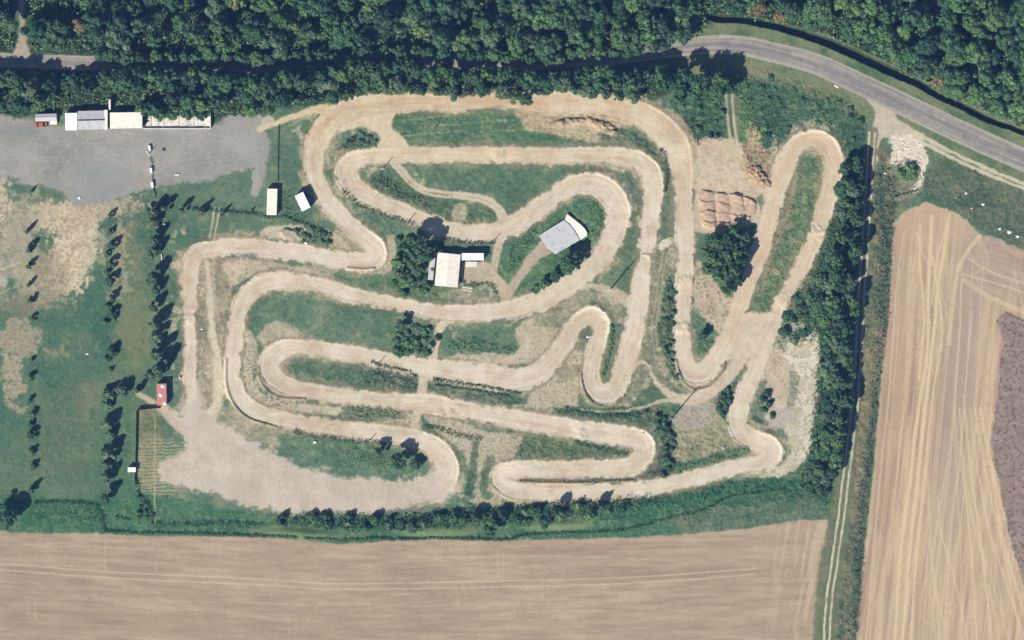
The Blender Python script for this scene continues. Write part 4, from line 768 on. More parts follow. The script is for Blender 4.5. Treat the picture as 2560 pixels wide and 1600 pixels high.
# ------------------------------------------------------------------ single trees and bushes inside
def row(pts, col, r, h, where, group, name='young_tree'):
    n = len(pts)
    ords = ['first', 'second', 'third', 'fourth', 'fifth', 'sixth', 'seventh', 'eighth', 'ninth', 'tenth', 'eleventh', 'twelfth', 'thirteenth', 'fourteenth', 'fifteenth', 'sixteenth', 'seventeenth', 'eighteenth', 'nineteenth', 'twentieth', 'twenty-first', 'twenty-second', 'twenty-third', 'twenty-fourth']
    pts = sorted(pts, key=lambda p: p[1])
    for i, p in enumerate(pts):
        rr = (p[2] if len(p) > 2 else r) * (1.6 if name == 'young_tree' else 1.3); hh = (p[3] if len(p) > 3 else h) * (1.1 if name == 'young_tree' else 1.2)
        tree(p[0], p[1], rr, hh, col, "%s tree from the north in the %s" % (ords[i], where), group, name, 'tree', True)
row([(80, 478, 4, 2.5), (70, 578, 6, 4.5), (74, 622, 8, 4.5), (74, 665, 8, 4), (73, 712, 6, 3.8), (77, 752, 7, 3.6), (83, 795, 6, 2.5), (80, 900, 5, 2), (75, 945, 9, 3.2), (74, 1002, 6, 3), (82, 1035, 9, 3), (78, 1060, 7, 2.5), (80, 1085, 10, 3.5), (80, 1130, 8, 3), (84, 1165, 9, 2.6), (80, 1225, 9, 5)], 'dark', 7, 3, "thin westernmost line of saplings across the meadow", "saplings in the westernmost line")
row([(276, 540, 6, 3.5), (276, 582, 6, 3), (282, 615, 9, 4), (268, 636, 6, 2.5), (278, 660, 10, 4.5), (270, 680, 8, 3), (277, 704, 11, 4.5), (280, 745, 8, 4.8), (270, 765, 8, 2.8), (280, 788, 11, 4), (264, 806, 7, 2), (280, 878, 12, 4), (266, 898, 8, 3), (277, 925, 5, 1.8)], 'dark', 7, 3, "middle line of saplings across the meadow", "saplings in the middle line")
row([(272, 985, 17, 5), (305, 975, 19, 5), (268, 1012, 14, 4), (270, 1060, 17, 6), (276, 1085, 14, 4), (272, 1135, 18, 6.5), (266, 1160, 13, 4), (270, 1192, 14, 6), (266, 1245, 16, 7)], 'grey', 16, 5, "line of larger trees west of the fenced plot", "larger trees west of the fenced plot", 'broadleaf_tree')
row([(384, 530, 18, 6), (382, 556, 19, 5), (384, 602, 16, 7), (388, 628, 14, 6), (378, 640, 12, 4), (385, 695, 18, 8), (390, 725, 13, 5), (384, 768, 14, 6), (388, 810, 16, 8), (392, 842, 17, 6), (395, 885, 18, 9), (398, 925, 20, 10), (378, 938, 16, 5), (345, 975, 8, 5)], 'grey', 16, 6, "tall line beside the west track leg", "tall trees beside the west leg of the track", 'broadleaf_tree')
for i, (x, y, r, h) in enumerate([(412, 522, 15, 6.5), (455, 527, 13, 7), (505, 530, 12, 6.5), (555, 538, 7, 5.5), (628, 528, 4, 2.6)]):
    tree(x, y, r, h, 'grey', "%s tree from the west in the short east-west row above the paddock hedge" % ('first', 'second', 'third', 'fourth', 'fifth')[i], "short row above the paddock hedge", 'broadleaf_tree', 'tree', True)
for x, y, r, h, c, l in ((14, 1290, 32, 11, 'dark', "big dark round tree in the south-west corner by the stubble field"), (1046, 625, 36, 13, 'dark', "tall tree west of the clubhouse throwing a round shadow on the track"),
        (1012, 700, 24, 6, 'mid', "round bright tree in the thicket south-west of the clubhouse"), (1035, 672, 22, 6, 'dark', "dark tree against the lean-to west of the clubhouse"), (998, 655, 20, 5, 'mid', "tree at the hairpin side of the clubhouse thicket"),
        (1075, 640, 15, 7, 'dark', "dark tree at the north-west corner of the clubhouse"), (1003, 812, 16, 6, 'grey', "tall slim tree on the island whose shadow crosses the middle straight"),
        (996, 1152, 22, 9.5, 'dark', "tall dark tree at the east end of the southern lawn island"), (945, 1134, 17, 7, 'grey', "smaller tree west of the tall dark one on the southern lawn island"), (1040, 1160, 16, 4, 'dark', "dark bush-like tree at the tip of the southern lawn island"),
        (1424, 662, 28, 9.5, 'dark', "tallest tree beside the grey-roofed shelter, shading its corner"), (1392, 690, 18, 5, 'dark', "middle tree of the clump below the grey-roofed shelter"), (1440, 640, 18, 7, 'dark', "tree nearest the track bend below the grey-roofed shelter"),
        (1360, 712, 15, 4, 'mid', "small tree at the south-west end of the clump below the shelter"), (1758, 838, 14, 4, 'dark', "dark tree on the small island inside the bottom hairpin"), (1224, 1325, 18, 11, 'dark', "tall tree in the southern hedge below the track crossing"),
        (1186, 1298, 18, 7, 'grey', "grey-green tree in the southern hedge, left of the tallest one"), (1255, 1290, 16, 6, 'grey', "grey-green tree in the southern hedge, right of the tallest one"), (1388, 1280, 11, 10, 'dark', "slim tree whose pointed shadow lies on the lowest straight, western one of two"),
        (1482, 1284, 12, 11, 'dark', "slim tree whose pointed shadow lies on the lowest straight, eastern one of two"), (1768, 226, 24, 9, 'dark', "dark tree at the east end of the road shadow"), (1744, 212, 26, 11, 'dark', "tall dark tree at the road edge above the twin-rut path"), (1790, 216, 27, 11.5, 'dark', "tall tree casting a round shadow on the road bend")):
    tree(x, y, r, h, c, l, None, 'broadleaf_tree')
# small copse between the two eastern straights
CP = [(1755, 590), (1800, 582), (1850, 572), (1880, 590), (1876, 640), (1858, 680), (1830, 730), (1800, 722), (1765, 672)]
for i, (x, y) in enumerate(scatter(CP, 24, .3, 4)):
    tree(x, y, random.uniform(15, 21), random.uniform(6, 9), random.choice(['mid', 'mid', 'dark']), "tree in the small wedge-shaped copse between the two eastern straights", "copse between the eastern straights", 'copse_tree')
undergrowth('undergrowth', CP, 9, 14, MLEAF['dark'], "undergrowth filling the wedge-shaped copse", .8, 2.4, 10, .6)
# belt of trees west of the farm lane
BE = [(2112, 395), (2152, 400), (2150, 560), (2140, 640), (2132, 760), (2120, 860), (2118, 960), (2116, 1040), (2098, 1120), (2082, 1200), (2070, 1240), (2040, 1238), (2020, 1190), (2038, 1120), (2050, 1040), (2058, 950), (2062, 850), (2055, 800), (2030, 780), (2050, 700), (2085, 600), (2098, 500)]
for i, (x, y) in enumerate(scatter(BE, 34, .36, 9)):
    tall = x > 2080
    tree(x, y, random.uniform(17, 25), random.uniform(7, 11) if tall else random.uniform(3.5, 5), random.choice(['mid', 'mid', 'grey', 'dark']), "tree in the green belt along the west side of the farm lane", "trees along the farm lane", 'lane_tree')
for k in range(36):
    y = 400 + k * 22.5 + random.uniform(-7, 7); x = float(np.interp(y, [400, 640, 860, 1040, 1220], [2150, 2138, 2122, 2112, 2080])) + random.uniform(-6, 4)
    if 655 < y < 730: continue
    tree(x, y, random.uniform(14, 20), random.uniform(5, 8), random.choice(['mid', 'dark', 'mid']), "tree on the very edge of the farm lane, shading its ruts", "lane-edge trees shading the ruts", 'lane_tree')
undergrowth('undergrowth', [(p[0] - (18 if p[0] < 2100 else 0), p[1]) for p in BE], 9, 15, MLEAF['mid'], "undergrowth below the tree belt along the farm lane", .5, 1.8, 9, .6)
for i, (x, y) in enumerate([(1985, 800), (1962, 830), (2000, 770), (1985, 850), (1968, 790), (2015, 790), (2010, 830), (1990, 745), (2024, 740)]):
    shrub(x, y, random.uniform(13, 19), random.uniform(1.5, 3), random.choice(['dark', 'grey']), "shrub in the clump east of the long eastern straight", "shrubs east of the long straight")
undergrowth('scrub', [(1955, 735), (2000, 720), (2040, 720), (2040, 850), (1990, 870), (1945, 845)], 9, 171, MLEAF['mid'], 'scrub around the bushes east of the long straight', .4, 1.6, 8, .5)
for i, (x, y) in enumerate([(1918, 985), (1924, 1010), (1930, 1040), (1912, 1025), (1906, 1000)]):
    shrub(x, y, random.uniform(9, 14), random.uniform(1.5, 2.5), 'dark', "dark shrub on the rubble ground above the south-eastern hairpin", "dark shrubs above the south-eastern hairpin")

LOWSCRUB = {23, 24, 28, 29, 30, 31, 33, 34, 35, 36, 38, 39, 45, 46, 48, 26}
def shrubs(P, sp, seed, label, group, cols, rr, hr):
    rng = random.Random(seed)
    if seed not in LOWSCRUB and seed != 75: undergrowth('scrub', P, min(sp, 26) * .5, seed + 900, MLEAF[cols[-1]], 'low scrub filling the ground between the bushes: ' + group, .25, max(.8, hr[0] * .9), 7, .5)
    if seed in LOWSCRUB: return undergrowth('scrub', P, sp * (.45 if seed != 31 else .6), seed, MLEAF[cols[0]], label.replace('bush ', 'scrub ').replace('hedge scrub', 'scrub'), hr[0] * .3, hr[1], 7, .45)
    for (x, y) in [p for p in scatter(P, sp, .45, seed) if eT[int((p[1] - PY0) / CELL), int((p[0] - PX0) / CELL)] > 4]: shrub(x, y, rng.uniform(*rr), rng.uniform(*hr), rng.choice(cols), label, group)
shrubs([(985, 600), (1060, 590), (1095, 640), (1085, 720), (1030, 745), (985, 720), (990, 660)], 22, 21, "bush in the thicket west of the clubhouse", "thicket west of the clubhouse", ['dark', 'mid'], (11, 16), (1.5, 3))
shrubs([(985, 820), (1050, 810), (1100, 835), (1080, 880), (1060, 895), (990, 885)], 20, 22, "bush in the scrub above the crossing of the middle straights", "scrub bushes above the crossing", ['dark', 'grey', 'mid'], (10, 15), (1.2, 2.4))
shrubs([(920, 910), (1045, 945), (1040, 985), (1000, 980), (925, 945)], 17, 23, "bush at the east end of the long hairpin island", "bushes on the long hairpin island", ['grey', 'dark'], (8, 12), (.8, 1.6))
shrubs([(1120, 855), (1180, 845), (1230, 860), (1290, 870), (1280, 885), (1180, 880), (1120, 870)], 15, 24, "low bush on the lens-shaped lawn right of the short link", "low bushes on the lens-shaped lawn", ['mid', 'dark'], (6, 10), (.6, 1.2))
shrubs([(1640, 1030), (1660, 1040), (1690, 1090), (1690, 1180), (1655, 1200), (1660, 1120), (1640, 1080)], 16, 25, "grey bush around the outside of the lower right hairpin", "bushes outside the lower right hairpin", ['grey', 'dark'], (8, 13), (1, 2.2))
shrubs([(1690, 1160), (1760, 1150), (1850, 1118), (1890, 1120), (1850, 1140), (1760, 1165), (1690, 1185)], 15, 26, "green bush above the long diagonal straight at bottom right", "bushes above the diagonal straight", ['bright', 'mid'], (7, 11), (.8, 1.6))
shrubs([(1790, 985), (1840, 960), (1830, 1040), (1800, 1040)], 15, 27, "bush in the gap left of the south-eastern bends", "bushes left of the south-eastern bends", ['mid', 'dark'], (8, 12), (1, 1.8))
shrubs([(925, 435), (950, 430), (1010, 470), (1075, 510), (1070, 525), (1000, 500), (940, 470)], 15, 28, "low bush on the bank inside the upper left hairpin", "bank bushes inside the upper left hairpin", ['mid', 'dark'], (8, 12), (.7, 1.5))
shrubs([(1430, 500), (1490, 500), (1515, 550), (1505, 600), (1480, 590), (1470, 520)], 20, 29, "low bush inside the bend around the grey-roofed shelter", "bushes inside the shelter bend", ['mid', 'grey'], (8, 12), (.8, 1.6))
shrubs([(1280, 610), (1340, 560), (1345, 580), (1310, 640), (1265, 700), (1262, 670)], 18, 30, "green bush between the shelter drive and the track", "bushes beside the shelter drive", ['mid', 'bright'], (7, 11), (.8, 1.4))
shrubs([(1320, 740), (1340, 715), (1430, 670), (1460, 640), (1455, 665), (1400, 705)], 17, 40, "bush at the foot of the clump below the shelter", "bushes at the foot of the shelter clump", ['mid', 'dark'], (8, 12), (1, 1.6))
shrubs([(1895, 640), (1935, 560), (1965, 480), (2010, 410), (2048, 405), (2042, 480), (2000, 620), (1925, 780), (1905, 810), (1895, 790)], 32, 31, "low green bush on the long narrow island of the eastern loop", "bushes on the eastern loop island", ['mid', 'bright'], (6, 11), (.5, 1.3))
shrubs([(1672, 700), (1690, 700), (1684, 880), (1705, 960), (1680, 940), (1660, 860)], 17, 32, "bush along the west side of the sunken eastern straight", "bushes along the sunken straight", ['dark', 'grey', 'mid'], (6, 11), (.8, 1.8))
shrubs([(1740, 860), (1785, 850), (1770, 885), (1742, 882)], 14, 33, "small green bush on the island inside the bottom hairpin", "bushes on the bottom hairpin island", ['bright'], (6, 9), (.6, 1))
shrubs([(2195, 430), (2240, 440), (2232, 560), (2222, 800), (2200, 800), (2200, 560)], 17, 34, "scrubby bush between the farm lane and the pale field, upper stretch", "scrub bushes beside the upper farm lane", ['grey', 'dark', 'mid'], (7, 12), (.8, 1.8))
shrubs([(2200, 800), (2215, 800), (2195, 1000), (2165, 1300), (2140, 1620), (2125, 1620), (2148, 1300), (2180, 1000)], 17, 35, "scrubby bush between the farm lane and the pale field, lower stretch", "scrub bushes beside the lower farm lane", ['grey', 'dark', 'mid'], (7, 12), (.6, 1.5))
shrubs([(880, 1115), (940, 1120), (1000, 1150), (1050, 1165), (1020, 1180), (900, 1160), (850, 1140)], 19, 36, "bright low bush on the southern lawn island", "low bushes on the southern lawn island", ['bright', 'mid'], (6, 10), (.5, 1))
shrubs([(730, 575), (770, 565), (830, 585), (830, 612), (760, 605)], 16, 37, "bush beside the earth heap above the western straight", "bushes beside the earth heap", ['mid', 'grey'], (7, 11), (.8, 1.6))
shrubs([(690, 470), (740, 475), (740, 500), (760, 545), (810, 560), (800, 580), (720, 545), (700, 520)], 18, 38, "low bush around the container and the white cabin", "low bushes around the container", ['mid', 'bright'], (6, 9), (.4, .9))
shrubs([(850, 1020), (910, 1012), (1000, 1030), (1000, 1045), (900, 1045)], 14, 39, "green bush on the strip between the two lower left straights", "bushes between the lower left straights", ['bright', 'mid'], (6, 9), (.6, 1.1))
shrubs([(880, 340), (900, 330), (940, 350), (945, 370), (880, 368), (840, 375)], 14, 41, "bush on the small crescent island by the top crossing", "bushes on the crescent island", ['grey', 'dark'], (6, 10), (.6, 1.3))
shrubs([(2262, 405), (2298, 410), (2295, 450), (2262, 455), (2248, 435)], 15, 42, "green bush growing on the chalk rubble tip", "bushes on the chalk rubble tip", ['mid', 'bright'], (10, 14), (1, 1.8))
shrubs([(660, 1290), (760, 1285), (900, 1290), (1000, 1300), (1160, 1285), (1180, 1310), (1060, 1318), (900, 1325), (760, 1308), (650, 1312)], 27, 43, "hedge bush along the south edge of the gravel paddock", "hedge bushes south of the paddock", ['grey', 'mid', 'dark'], (12, 22), (2, 4.2))
shrubs([(1180, 1275), (1270, 1275), (1450, 1262), (1600, 1252), (1620, 1275), (1480, 1300), (1260, 1310), (1190, 1310)], 27, 44, "hedge bush along the lowest straight", "hedge bushes below the lowest straight", ['grey', 'mid', 'dark'], (12, 21), (2, 4))
shrubs([(1600, 1252), (1800, 1210), (1900, 1190), (1960, 1195), (1940, 1225), (1800, 1240), (1620, 1275)], 19, 45, "low hedge bush below the diagonal straight", "low bushes below the diagonal straight", ['mid', 'grey', 'bright'], (8, 13), (.8, 1.8))
shrubs([(80, 1262), (240, 1268), (258, 1300), (240, 1318), (80, 1300), (60, 1290)], 20, 46, "bush in the overgrown strip above the stubble field at far left", "overgrown strip at far left", ['mid', 'dark'], (10, 14), (1.2, 2.2))
shrubs([(345, 1230), (370, 1250), (384, 1300), (345, 1300)], 15, 47, "bush in the corner of the fenced plot", "bushes in the corner of the fenced plot", ['mid', 'dark'], (7, 10), (1.2, 2))
shrubs([(2000, 1200), (2090, 1230), (2080, 1270), (1980, 1250), (1940, 1230)], 20, 48, "bush at the south end of the green belt", "bushes at the south end of the belt", ['mid', 'dark'], (10, 15), (1.2, 2.6))

undergrowth('scrub', [(740, 1300), (800, 1296), (900, 1292), (1000, 1290), (1160, 1272), (1270, 1268), (1450, 1256), (1620, 1240), (1640, 1262), (1480, 1290), (1260, 1308), (1180, 1318), (900, 1330), (700, 1318)], 9, 71, MLEAF['dark'], "continuous thicket filling the hedge along the south edge of the circuit", 1.2, 3.6, 12, .6)
undergrowth('scrub', [(2108, 400), (2150, 400), (2140, 700), (2118, 900), (2100, 1150), (2060, 1240), (2000, 1220), (2030, 1120), (2046, 1000), (2052, 850), (1990, 800), (1975, 760), (2030, 650), (2075, 560), (2098, 480)], 10, 72, MLEAF['mid'], "rough green scrub between the eastern loop and the farm lane", .6, 2.6, 8, .6)
undergrowth('scrub', [(2190, 410), (2260, 410), (2240, 520), (2226, 640), (2214, 820), (2192, 1000), (2160, 1360), (2138, 1620), (2115, 1620), (2138, 1300), (2170, 1000), (2190, 700)], 11, 73, MLEAF['grey'], "grey-green scrub between the farm lane and the pale field", .4, 1.6, 6, .5)
undergrowth('scrub', [(440, 600), (800, 560), (800, 430), (1000, 430), (1650, 420), (1660, 900), (1640, 1060), (1300, 1140), (640, 1000), (520, 640)], 34, 74, MLEAF['grey'], "scattered tussocks all over the infield of the circuit", .2, .7, 6, .4)
shrubs([(1830, 190), (1900, 190), (2040, 225), (2140, 270), (2160, 330), (2150, 400), (2115, 420), (2110, 350), (2060, 310), (1990, 305), (1930, 360), (1890, 300), (1870, 230)], 44, 75, "dark bush on the overgrown bank between road bend and eastern loop", "bank bushes above the eastern loop", ['mid', 'dark', 'mid'], (9, 14), (.7, 1.5))
shrubs([(1690, 260), (1812, 250), (1815, 340), (1760, 345), (1715, 300)], 32, 76, "bush on the scrub left of the twin-rut path", "bushes left of the twin-rut path", ['grey', 'mid', 'dark'], (9, 14), (.8, 2))
# weeds: uncountable fine scrub
def weeds(P, sp, seed, c, label, h=.5, size=.35): undergrowth('weeds', P, sp, seed, MLEAF[c], label, h * .4, h, 5, size)
weeds([(496, 650), (560, 650), (512, 760), (515, 900), (520, 1000), (500, 1000)], 13, 51, 'grey', "low weeds between the two western legs of the track", .6)
weeds([(1690, 1030), (1800, 1010), (1850, 1115), (1790, 1140), (1695, 1150)], 9, 52, 'yellow', "dry yellow-green weeds left of the south-eastern bends", .7)
weeds([(2200, 430), (2420, 420), (2560, 480), (2560, 620), (2440, 560), (2300, 490), (2230, 530)], 9, 53, 'grey', "rough weeds on the waste ground above the pale field", .7)
weeds([(1070, 1035), (1300, 1085), (1270, 1150), (1190, 1180), (1140, 1110)], 22, 54, 'grey', "sparse weeds on the stony ground at the lower crossing", .5)
weeds([(1270, 1080), (1460, 1115), (1565, 1130), (1560, 1142), (1300, 1145)], 8, 55, 'grey', "weeds on the wedge island of the lower right hairpin", .7)
weeds([(1940, 850), (2045, 850), (2040, 1040), (2010, 1140), (1950, 1190), (1970, 1120), (1960, 1060), (1920, 1040)], 26, 56, 'yellow', "scattered weeds on the pale rubble ground in the south-east", .5)
weeds([(1380, 1020), (1640, 1020), (1640, 1065), (1400, 1035)], 8, 57, 'grey', "weeds on the strip below the thin white path", .6)
weeds([(980, 285), (1300, 300), (1560, 350), (1300, 362), (1020, 355)], 13, 58, 'mid', "weeds on the grass strip below the top straight", .4)
weeds([(620, 800), (640, 850), (640, 980), (760, 1010), (700, 1020), (620, 980), (606, 900)], 10, 59, 'grey', "weeds around the outside of the left hairpin", .4)
weeds([(1560, 1290), (1700, 1262), (1960, 1232), (2060, 1240), (2040, 1275), (1700, 1320), (1500, 1335)], 10, 60, 'mid', "rank green weeds on the southern verge", .7)

# ------------------------------------------------------------------ hedges (each one thing)
def hedge(pts, w, h, col, label, seed=1, per=7, size=.4, cat='hedge'):
    rng = np.random.default_rng(seed); Q = smooth([(p[0], p[1], 0) for p in pts], False, 5.0); Ps = []; Ns = []
    for q in Q:
        for k in range(3):
            x = q[0] + rng.uniform(-w, w); y = q[1] + rng.uniform(-w, w)
            d = rng.normal(size=(per, 3)); d /= np.linalg.norm(d, axis=1, keepdims=True); d[:, 2] = np.abs(d[:, 2])
            Ps.append(np.array([WX(x), WY(y), hz(x, y) + h * rng.uniform(.1, .35)]) + d * np.array([w * S * .9, w * S * .9, h * rng.uniform(.5, .8)])); Ns.append(d)
    P = np.vstack(Ps); Nn = np.vstack(Ns) + rng.normal(size=P.shape) * .4; Nn /= np.linalg.norm(Nn, axis=1, keepdims=True)
    V, F = quads(P, Nn, rng.uniform(size * .7, size * 1.3, len(P)), rng)
    o = link('hedge', np_mesh('hedge', V, F, MLEAF[col])); tag(o, label, cat); return o
hedge([(480, 523), (560, 530), (640, 535), (668, 545), (715, 543), (735, 553), (800, 575)], 2.6, 1.2, 'dark', "thin clipped hedge from the twin-rut path past the container", 1)
hedge([(85, 1258), (150, 1256), (225, 1262), (248, 1275), (256, 1300), (260, 1328)], 3, 1.4, 'dark', "dark hedge curling round the overgrown strip at far left", 2)
hedge([(340, 1200), (347, 1235), (362, 1262), (378, 1285), (380, 1308)], 3.5, 1.6, 'dark', "dark hedge bending from the fence into the plot corner", 3)
hedge([(285, 1295), (325, 1300)], 3, 1.4, 'dark', "short stub of hedge left of the fenced plot corner", 4)
hedge([(382, 1311), (480, 1313), (560, 1311), (645, 1316)], 5, 1.6, 'dark', "long straight dark hedge above the stubble field at lower left", 5)
hedge([(265, 1328), (400, 1333), (520, 1335), (640, 1339), (740, 1343)], 3, .8, 'dark', "low dark hedge right on the stubble field edge at lower left", 6)
hedge([(760, 1345), (860, 1350), (940, 1346), (1000, 1349), (1100, 1345), (1230, 1350), (1290, 1346)], 3, 1.0, 'dark', "low dark hedge on the field edge below the mown mounds", 7)
hedge([(1290, 1342), (1400, 1334), (1520, 1330), (1600, 1318), (1680, 1295), (1760, 1275), (1820, 1245), (1900, 1232), (1960, 1225)], 3.2, 1.2, 'dark', "long hedge rising eastwards along the southern verge", 8)
hedge([(855, 480), (880, 500), (900, 515), (950, 535), (1000, 552), (1030, 560)], 4, 1.0, 'dark', "ragged hedge along the outer edge of the upper left hairpin", 9)
hedge([(1110, 597), (1170, 608), (1235, 608)], 3, .9, 'dark', "dark hedge just above the clubhouse", 10)
hedge([(1148, 702), (1180, 712), (1225, 712), (1240, 735)], 4, 1.0, 'dark', "hedge rounding the yard corner below the clubhouse", 11)
hedge([(1085, 947), (1150, 958), (1220, 968), (1300, 985)], 3, .55, 'dark', "upper dark hedge on the slim island between the middle straights", 12)
hedge([(1090, 962), (1180, 975), (1270, 990)], 2.5, .5, 'dark', "lower dark hedge on the slim island between the middle straights", 13)
hedge([(1060, 1068), (1090, 1070), (1130, 1085), (1180, 1095), (1200, 1100)], 5, 1.2, 'dark', "dark hedge at the lower crossing pointing to the stony ground", 14)
hedge([(735, 1080), (780, 1092), (850, 1100), (920, 1108), (960, 1110)], 5, 1.3, 'dark', "dark hedge along the north side of the southern lawn island", 15)
hedge([(1440, 1108), (1480, 1118), (1530, 1128), (1565, 1135)], 5, 1.1, 'dark', "dark hedge at the point of the wedge island, lower right hairpin", 16)
hedge([(930, 905), (960, 915), (1010, 925), (1040, 940)], 3, .55, 'dark', "dark hedge on the upper edge of the long hairpin island", 17)
hedge([(1530, 815), (1528, 860), (1518, 900), (1508, 940)], 4, .9, 'bright', "green hedge in the slot between the two middle right straights", 18)
hedge([(1300, 1203), (1400, 1206), (1500, 1204), (1580, 1200)], 1.6, .25, 'brown', "thin dry hedge on the bank between the two lowest straights", 19)
hedge([(1415, 1020), (1480, 1035), (1560, 1040), (1620, 1030)], 4, .9, 'dark', "dark hedge below the thin white path", 20)
hedge([(1650, 372), (1662, 400), (1668, 450), (1660, 480)], 3.5, 1.1, 'grey', "dark hedge squeezed between the two northern bends at right", 21)
hedge([(1710, 300), (1730, 330), (1745, 360)], 3.5, .9, 'brown', "brown dead hedge on the outside of the top right bend", 22)
hedge([(2236, 492), (2270, 482), (2295, 475)], 1.8, .5, 'dark', "thin dark hedge line joining the rubble tip", 23)

# ------------------------------------------------------------------ box / mesh helpers for built things
class MB:
    def __init__(s): s.V = []; s.F = []
    def box(s, x0, x1, y0, y1, z0, z1, rot=0, c=(0, 0, 0)):
        b = len(s.V); ca, sa = math.cos(rot), math.sin(rot)
        for z in (z0, z1):
            for x, y in ((x0, y0), (x1, y0), (x1, y1), (x0, y1)): s.V.append((x * ca - y * sa + c[0], x * sa + y * ca + c[1], z + c[2]))
        s.F += [(b, b + 3, b + 2, b + 1), (b + 4, b + 5, b + 6, b + 7), (b, b + 1, b + 5, b + 4), (b + 1, b + 2, b + 6, b + 5), (b + 2, b + 3, b + 7, b + 6), (b + 3, b, b + 4, b + 7)]; return s
    def tube(s, p0, p1, r0, r1=None, n=8):
        r1 = r0 if r1 is None else r1; b = len(s.V); q = (Vector(p1) - Vector(p0)).to_track_quat('Z', 'Y')
        for p, rr in ((p0, r0), (p1, r1)):
            for k in range(n):
                a = 2 * math.pi * k / n; s.V.append(tuple(Vector(p) + q @ Vector((rr * math.cos(a), rr * math.sin(a), 0))))
        for k in range(n): s.F.append((b + k, b + (k + 1) % n, b + n + (k + 1) % n, b + n + k))
        s.F.append(tuple(b + k for k in reversed(range(n)))); s.F.append(tuple(b + n + k for k in range(n))); return s
    def poly(s, pts):
        b = len(s.V); s.V += [tuple(p) for p in pts]; s.F.append(tuple(range(b, b + len(pts)))); return s
    def build(s, name, mat, parent=None, bevel=0.0):
        me = bpy.data.meshes.new(name); me.from_pydata(s.V, [], s.F); me.materials.append(mat); me.update(); o = link(name, me, parent)
        if bevel: md = o.modifiers.new("bevel", 'BEVEL'); md.width = bevel; md.segments = 2; md.limit_method = 'ANGLE'
        return o
def gable(m, L, W, z, rise, t=.12, ov=.35, ribs=0, off=0):
    """two pitched slabs along x (ridge along x); ribs stand proud of the sheet"""
    hl, hw = L / 2 + ov, W / 2 + ov
    for sy in (-1, 1):
        a = [(-hl, sy * .01, z + rise), (hl, sy * .01, z + rise), (hl, sy * hw, z), (-hl, sy * hw, z)]; b = [(p[0], p[1], p[2] - t) for p in a]
        n = len(m.V); m.V += a + b; q = [(0, 1, 2, 3), (7, 6, 5, 4), (0, 4, 5, 1), (1, 5, 6, 2), (2, 6, 7, 3), (3, 7, 4, 0)]
        m.F += [tuple(n + k for k in f) for f in q]
        for i in range(ribs):
            x = -hl + (i + .5) * 2 * hl / ribs; p0 = (x, sy * .03, z + rise + .02); p1 = (x, sy * (hw - .02), z + .025); m.tube(p0, p1, .035, .035, 4)
    m.box(-hl, hl, -.12, .12, z + rise - .01, z + rise + .05)
    return m
def rect(c):
    """four photo corners -> centre, length, width, world angle"""
    c = [Vector((WX(p[0]), WY(p[1]))) for p in c]; ctr = sum(c, Vector((0, 0))) / 4
    a = (c[1] - c[0] + c[2] - c[3]) / 2; b = (c[3] - c[0] + c[2] - c[1]) / 2
    if a.length < b.length: a, b = b, a
    return ctr, a.length, b.length, math.atan2(a.y, a.x)
def building(name, label, cat, corners, hwall, rise, mroof, mwall, ribs=14, ov=.2, kind='gable', door=True, wins=2, group=None):
    ctr, L, W, an = rect(corners); px, py = ctr.x / S + 1280, 800 - ctr.y / S
    t = empty(name, px, py, an, label, cat, group); L -= 2 * ov; W -= 2 * ov
    wl_ = MB(); hl, hw = L / 2, W / 2; th = .15
    wl_.box(-hl, hl, -hw, -hw + th, -.3, hwall); wl_.box(-hl, hl, hw - th, hw, -.3, hwall); wl_.box(-hl, -hl + th, -hw + th, hw - th, -.3, hwall); wl_.box(hl - th, hl, -hw + th, hw - th, -.3, hwall)
    if kind == 'gable':
        for sx in (-1, 1):
            xx = sx * (hl - .08); wl_.poly([(xx, -hw, hwall), (xx, hw, hwall), (xx, 0, hwall + rise - .14)])
    w = wl_.build('wall', mwall, t)
    r = MB()
    if kind == 'gable': gable(r, L, W, hwall + .03, rise, ribs=ribs, ov=ov)
    else:
        z = hwall + .02; hl2, hw2 = hl + ov, hw + ov
        a = [(-hl2, -hw2, z), (hl2, -hw2, z), (hl2, hw2, z + rise), (-hl2, hw2, z + rise)]; b = [(p[0], p[1], p[2] + .12) for p in a]; n = len(r.V); r.V += a + b
        r.F += [tuple(n + k for k in f) for f in ((3, 2, 1, 0), (4, 5, 6, 7), (0, 1, 5, 4), (1, 2, 6, 5), (2, 3, 7, 6), (3, 0, 4, 7))]
        for i in range(ribs):
            x = -hl2 + (i + .5) * 2 * hl2 / ribs; r.tube((x, -hw2 + .02, z + .13), (x, hw2 - .02, z + rise + .13), .035, .035, 4)
    r.build('roof', mroof, t)
    if door:
        d = MB().box(-.5, .5, -hw - .05, -hw - .002, 0, 2.0).build('door', MWOOD, t); MB().box(.34, .4, -hw - .1, -hw - .052, .95, 1.05).build('handle', MDARK, d)
    for i in range(wins):
        x = -hl + (i + 1) * L / (wins + 1) + (1.1 if abs(-hl + (i + 1) * L / (wins + 1)) < .9 else 0)
        f = MB().box(x - .5, x + .5, -hw - .05, -hw - .003, 1.0, 1.9).build('window', MWHITE, t); MB().box(x - .42, x + .42, -hw - .06, -hw - .052, 1.08, 1.82).build('pane', MGLASS, f)
    return t

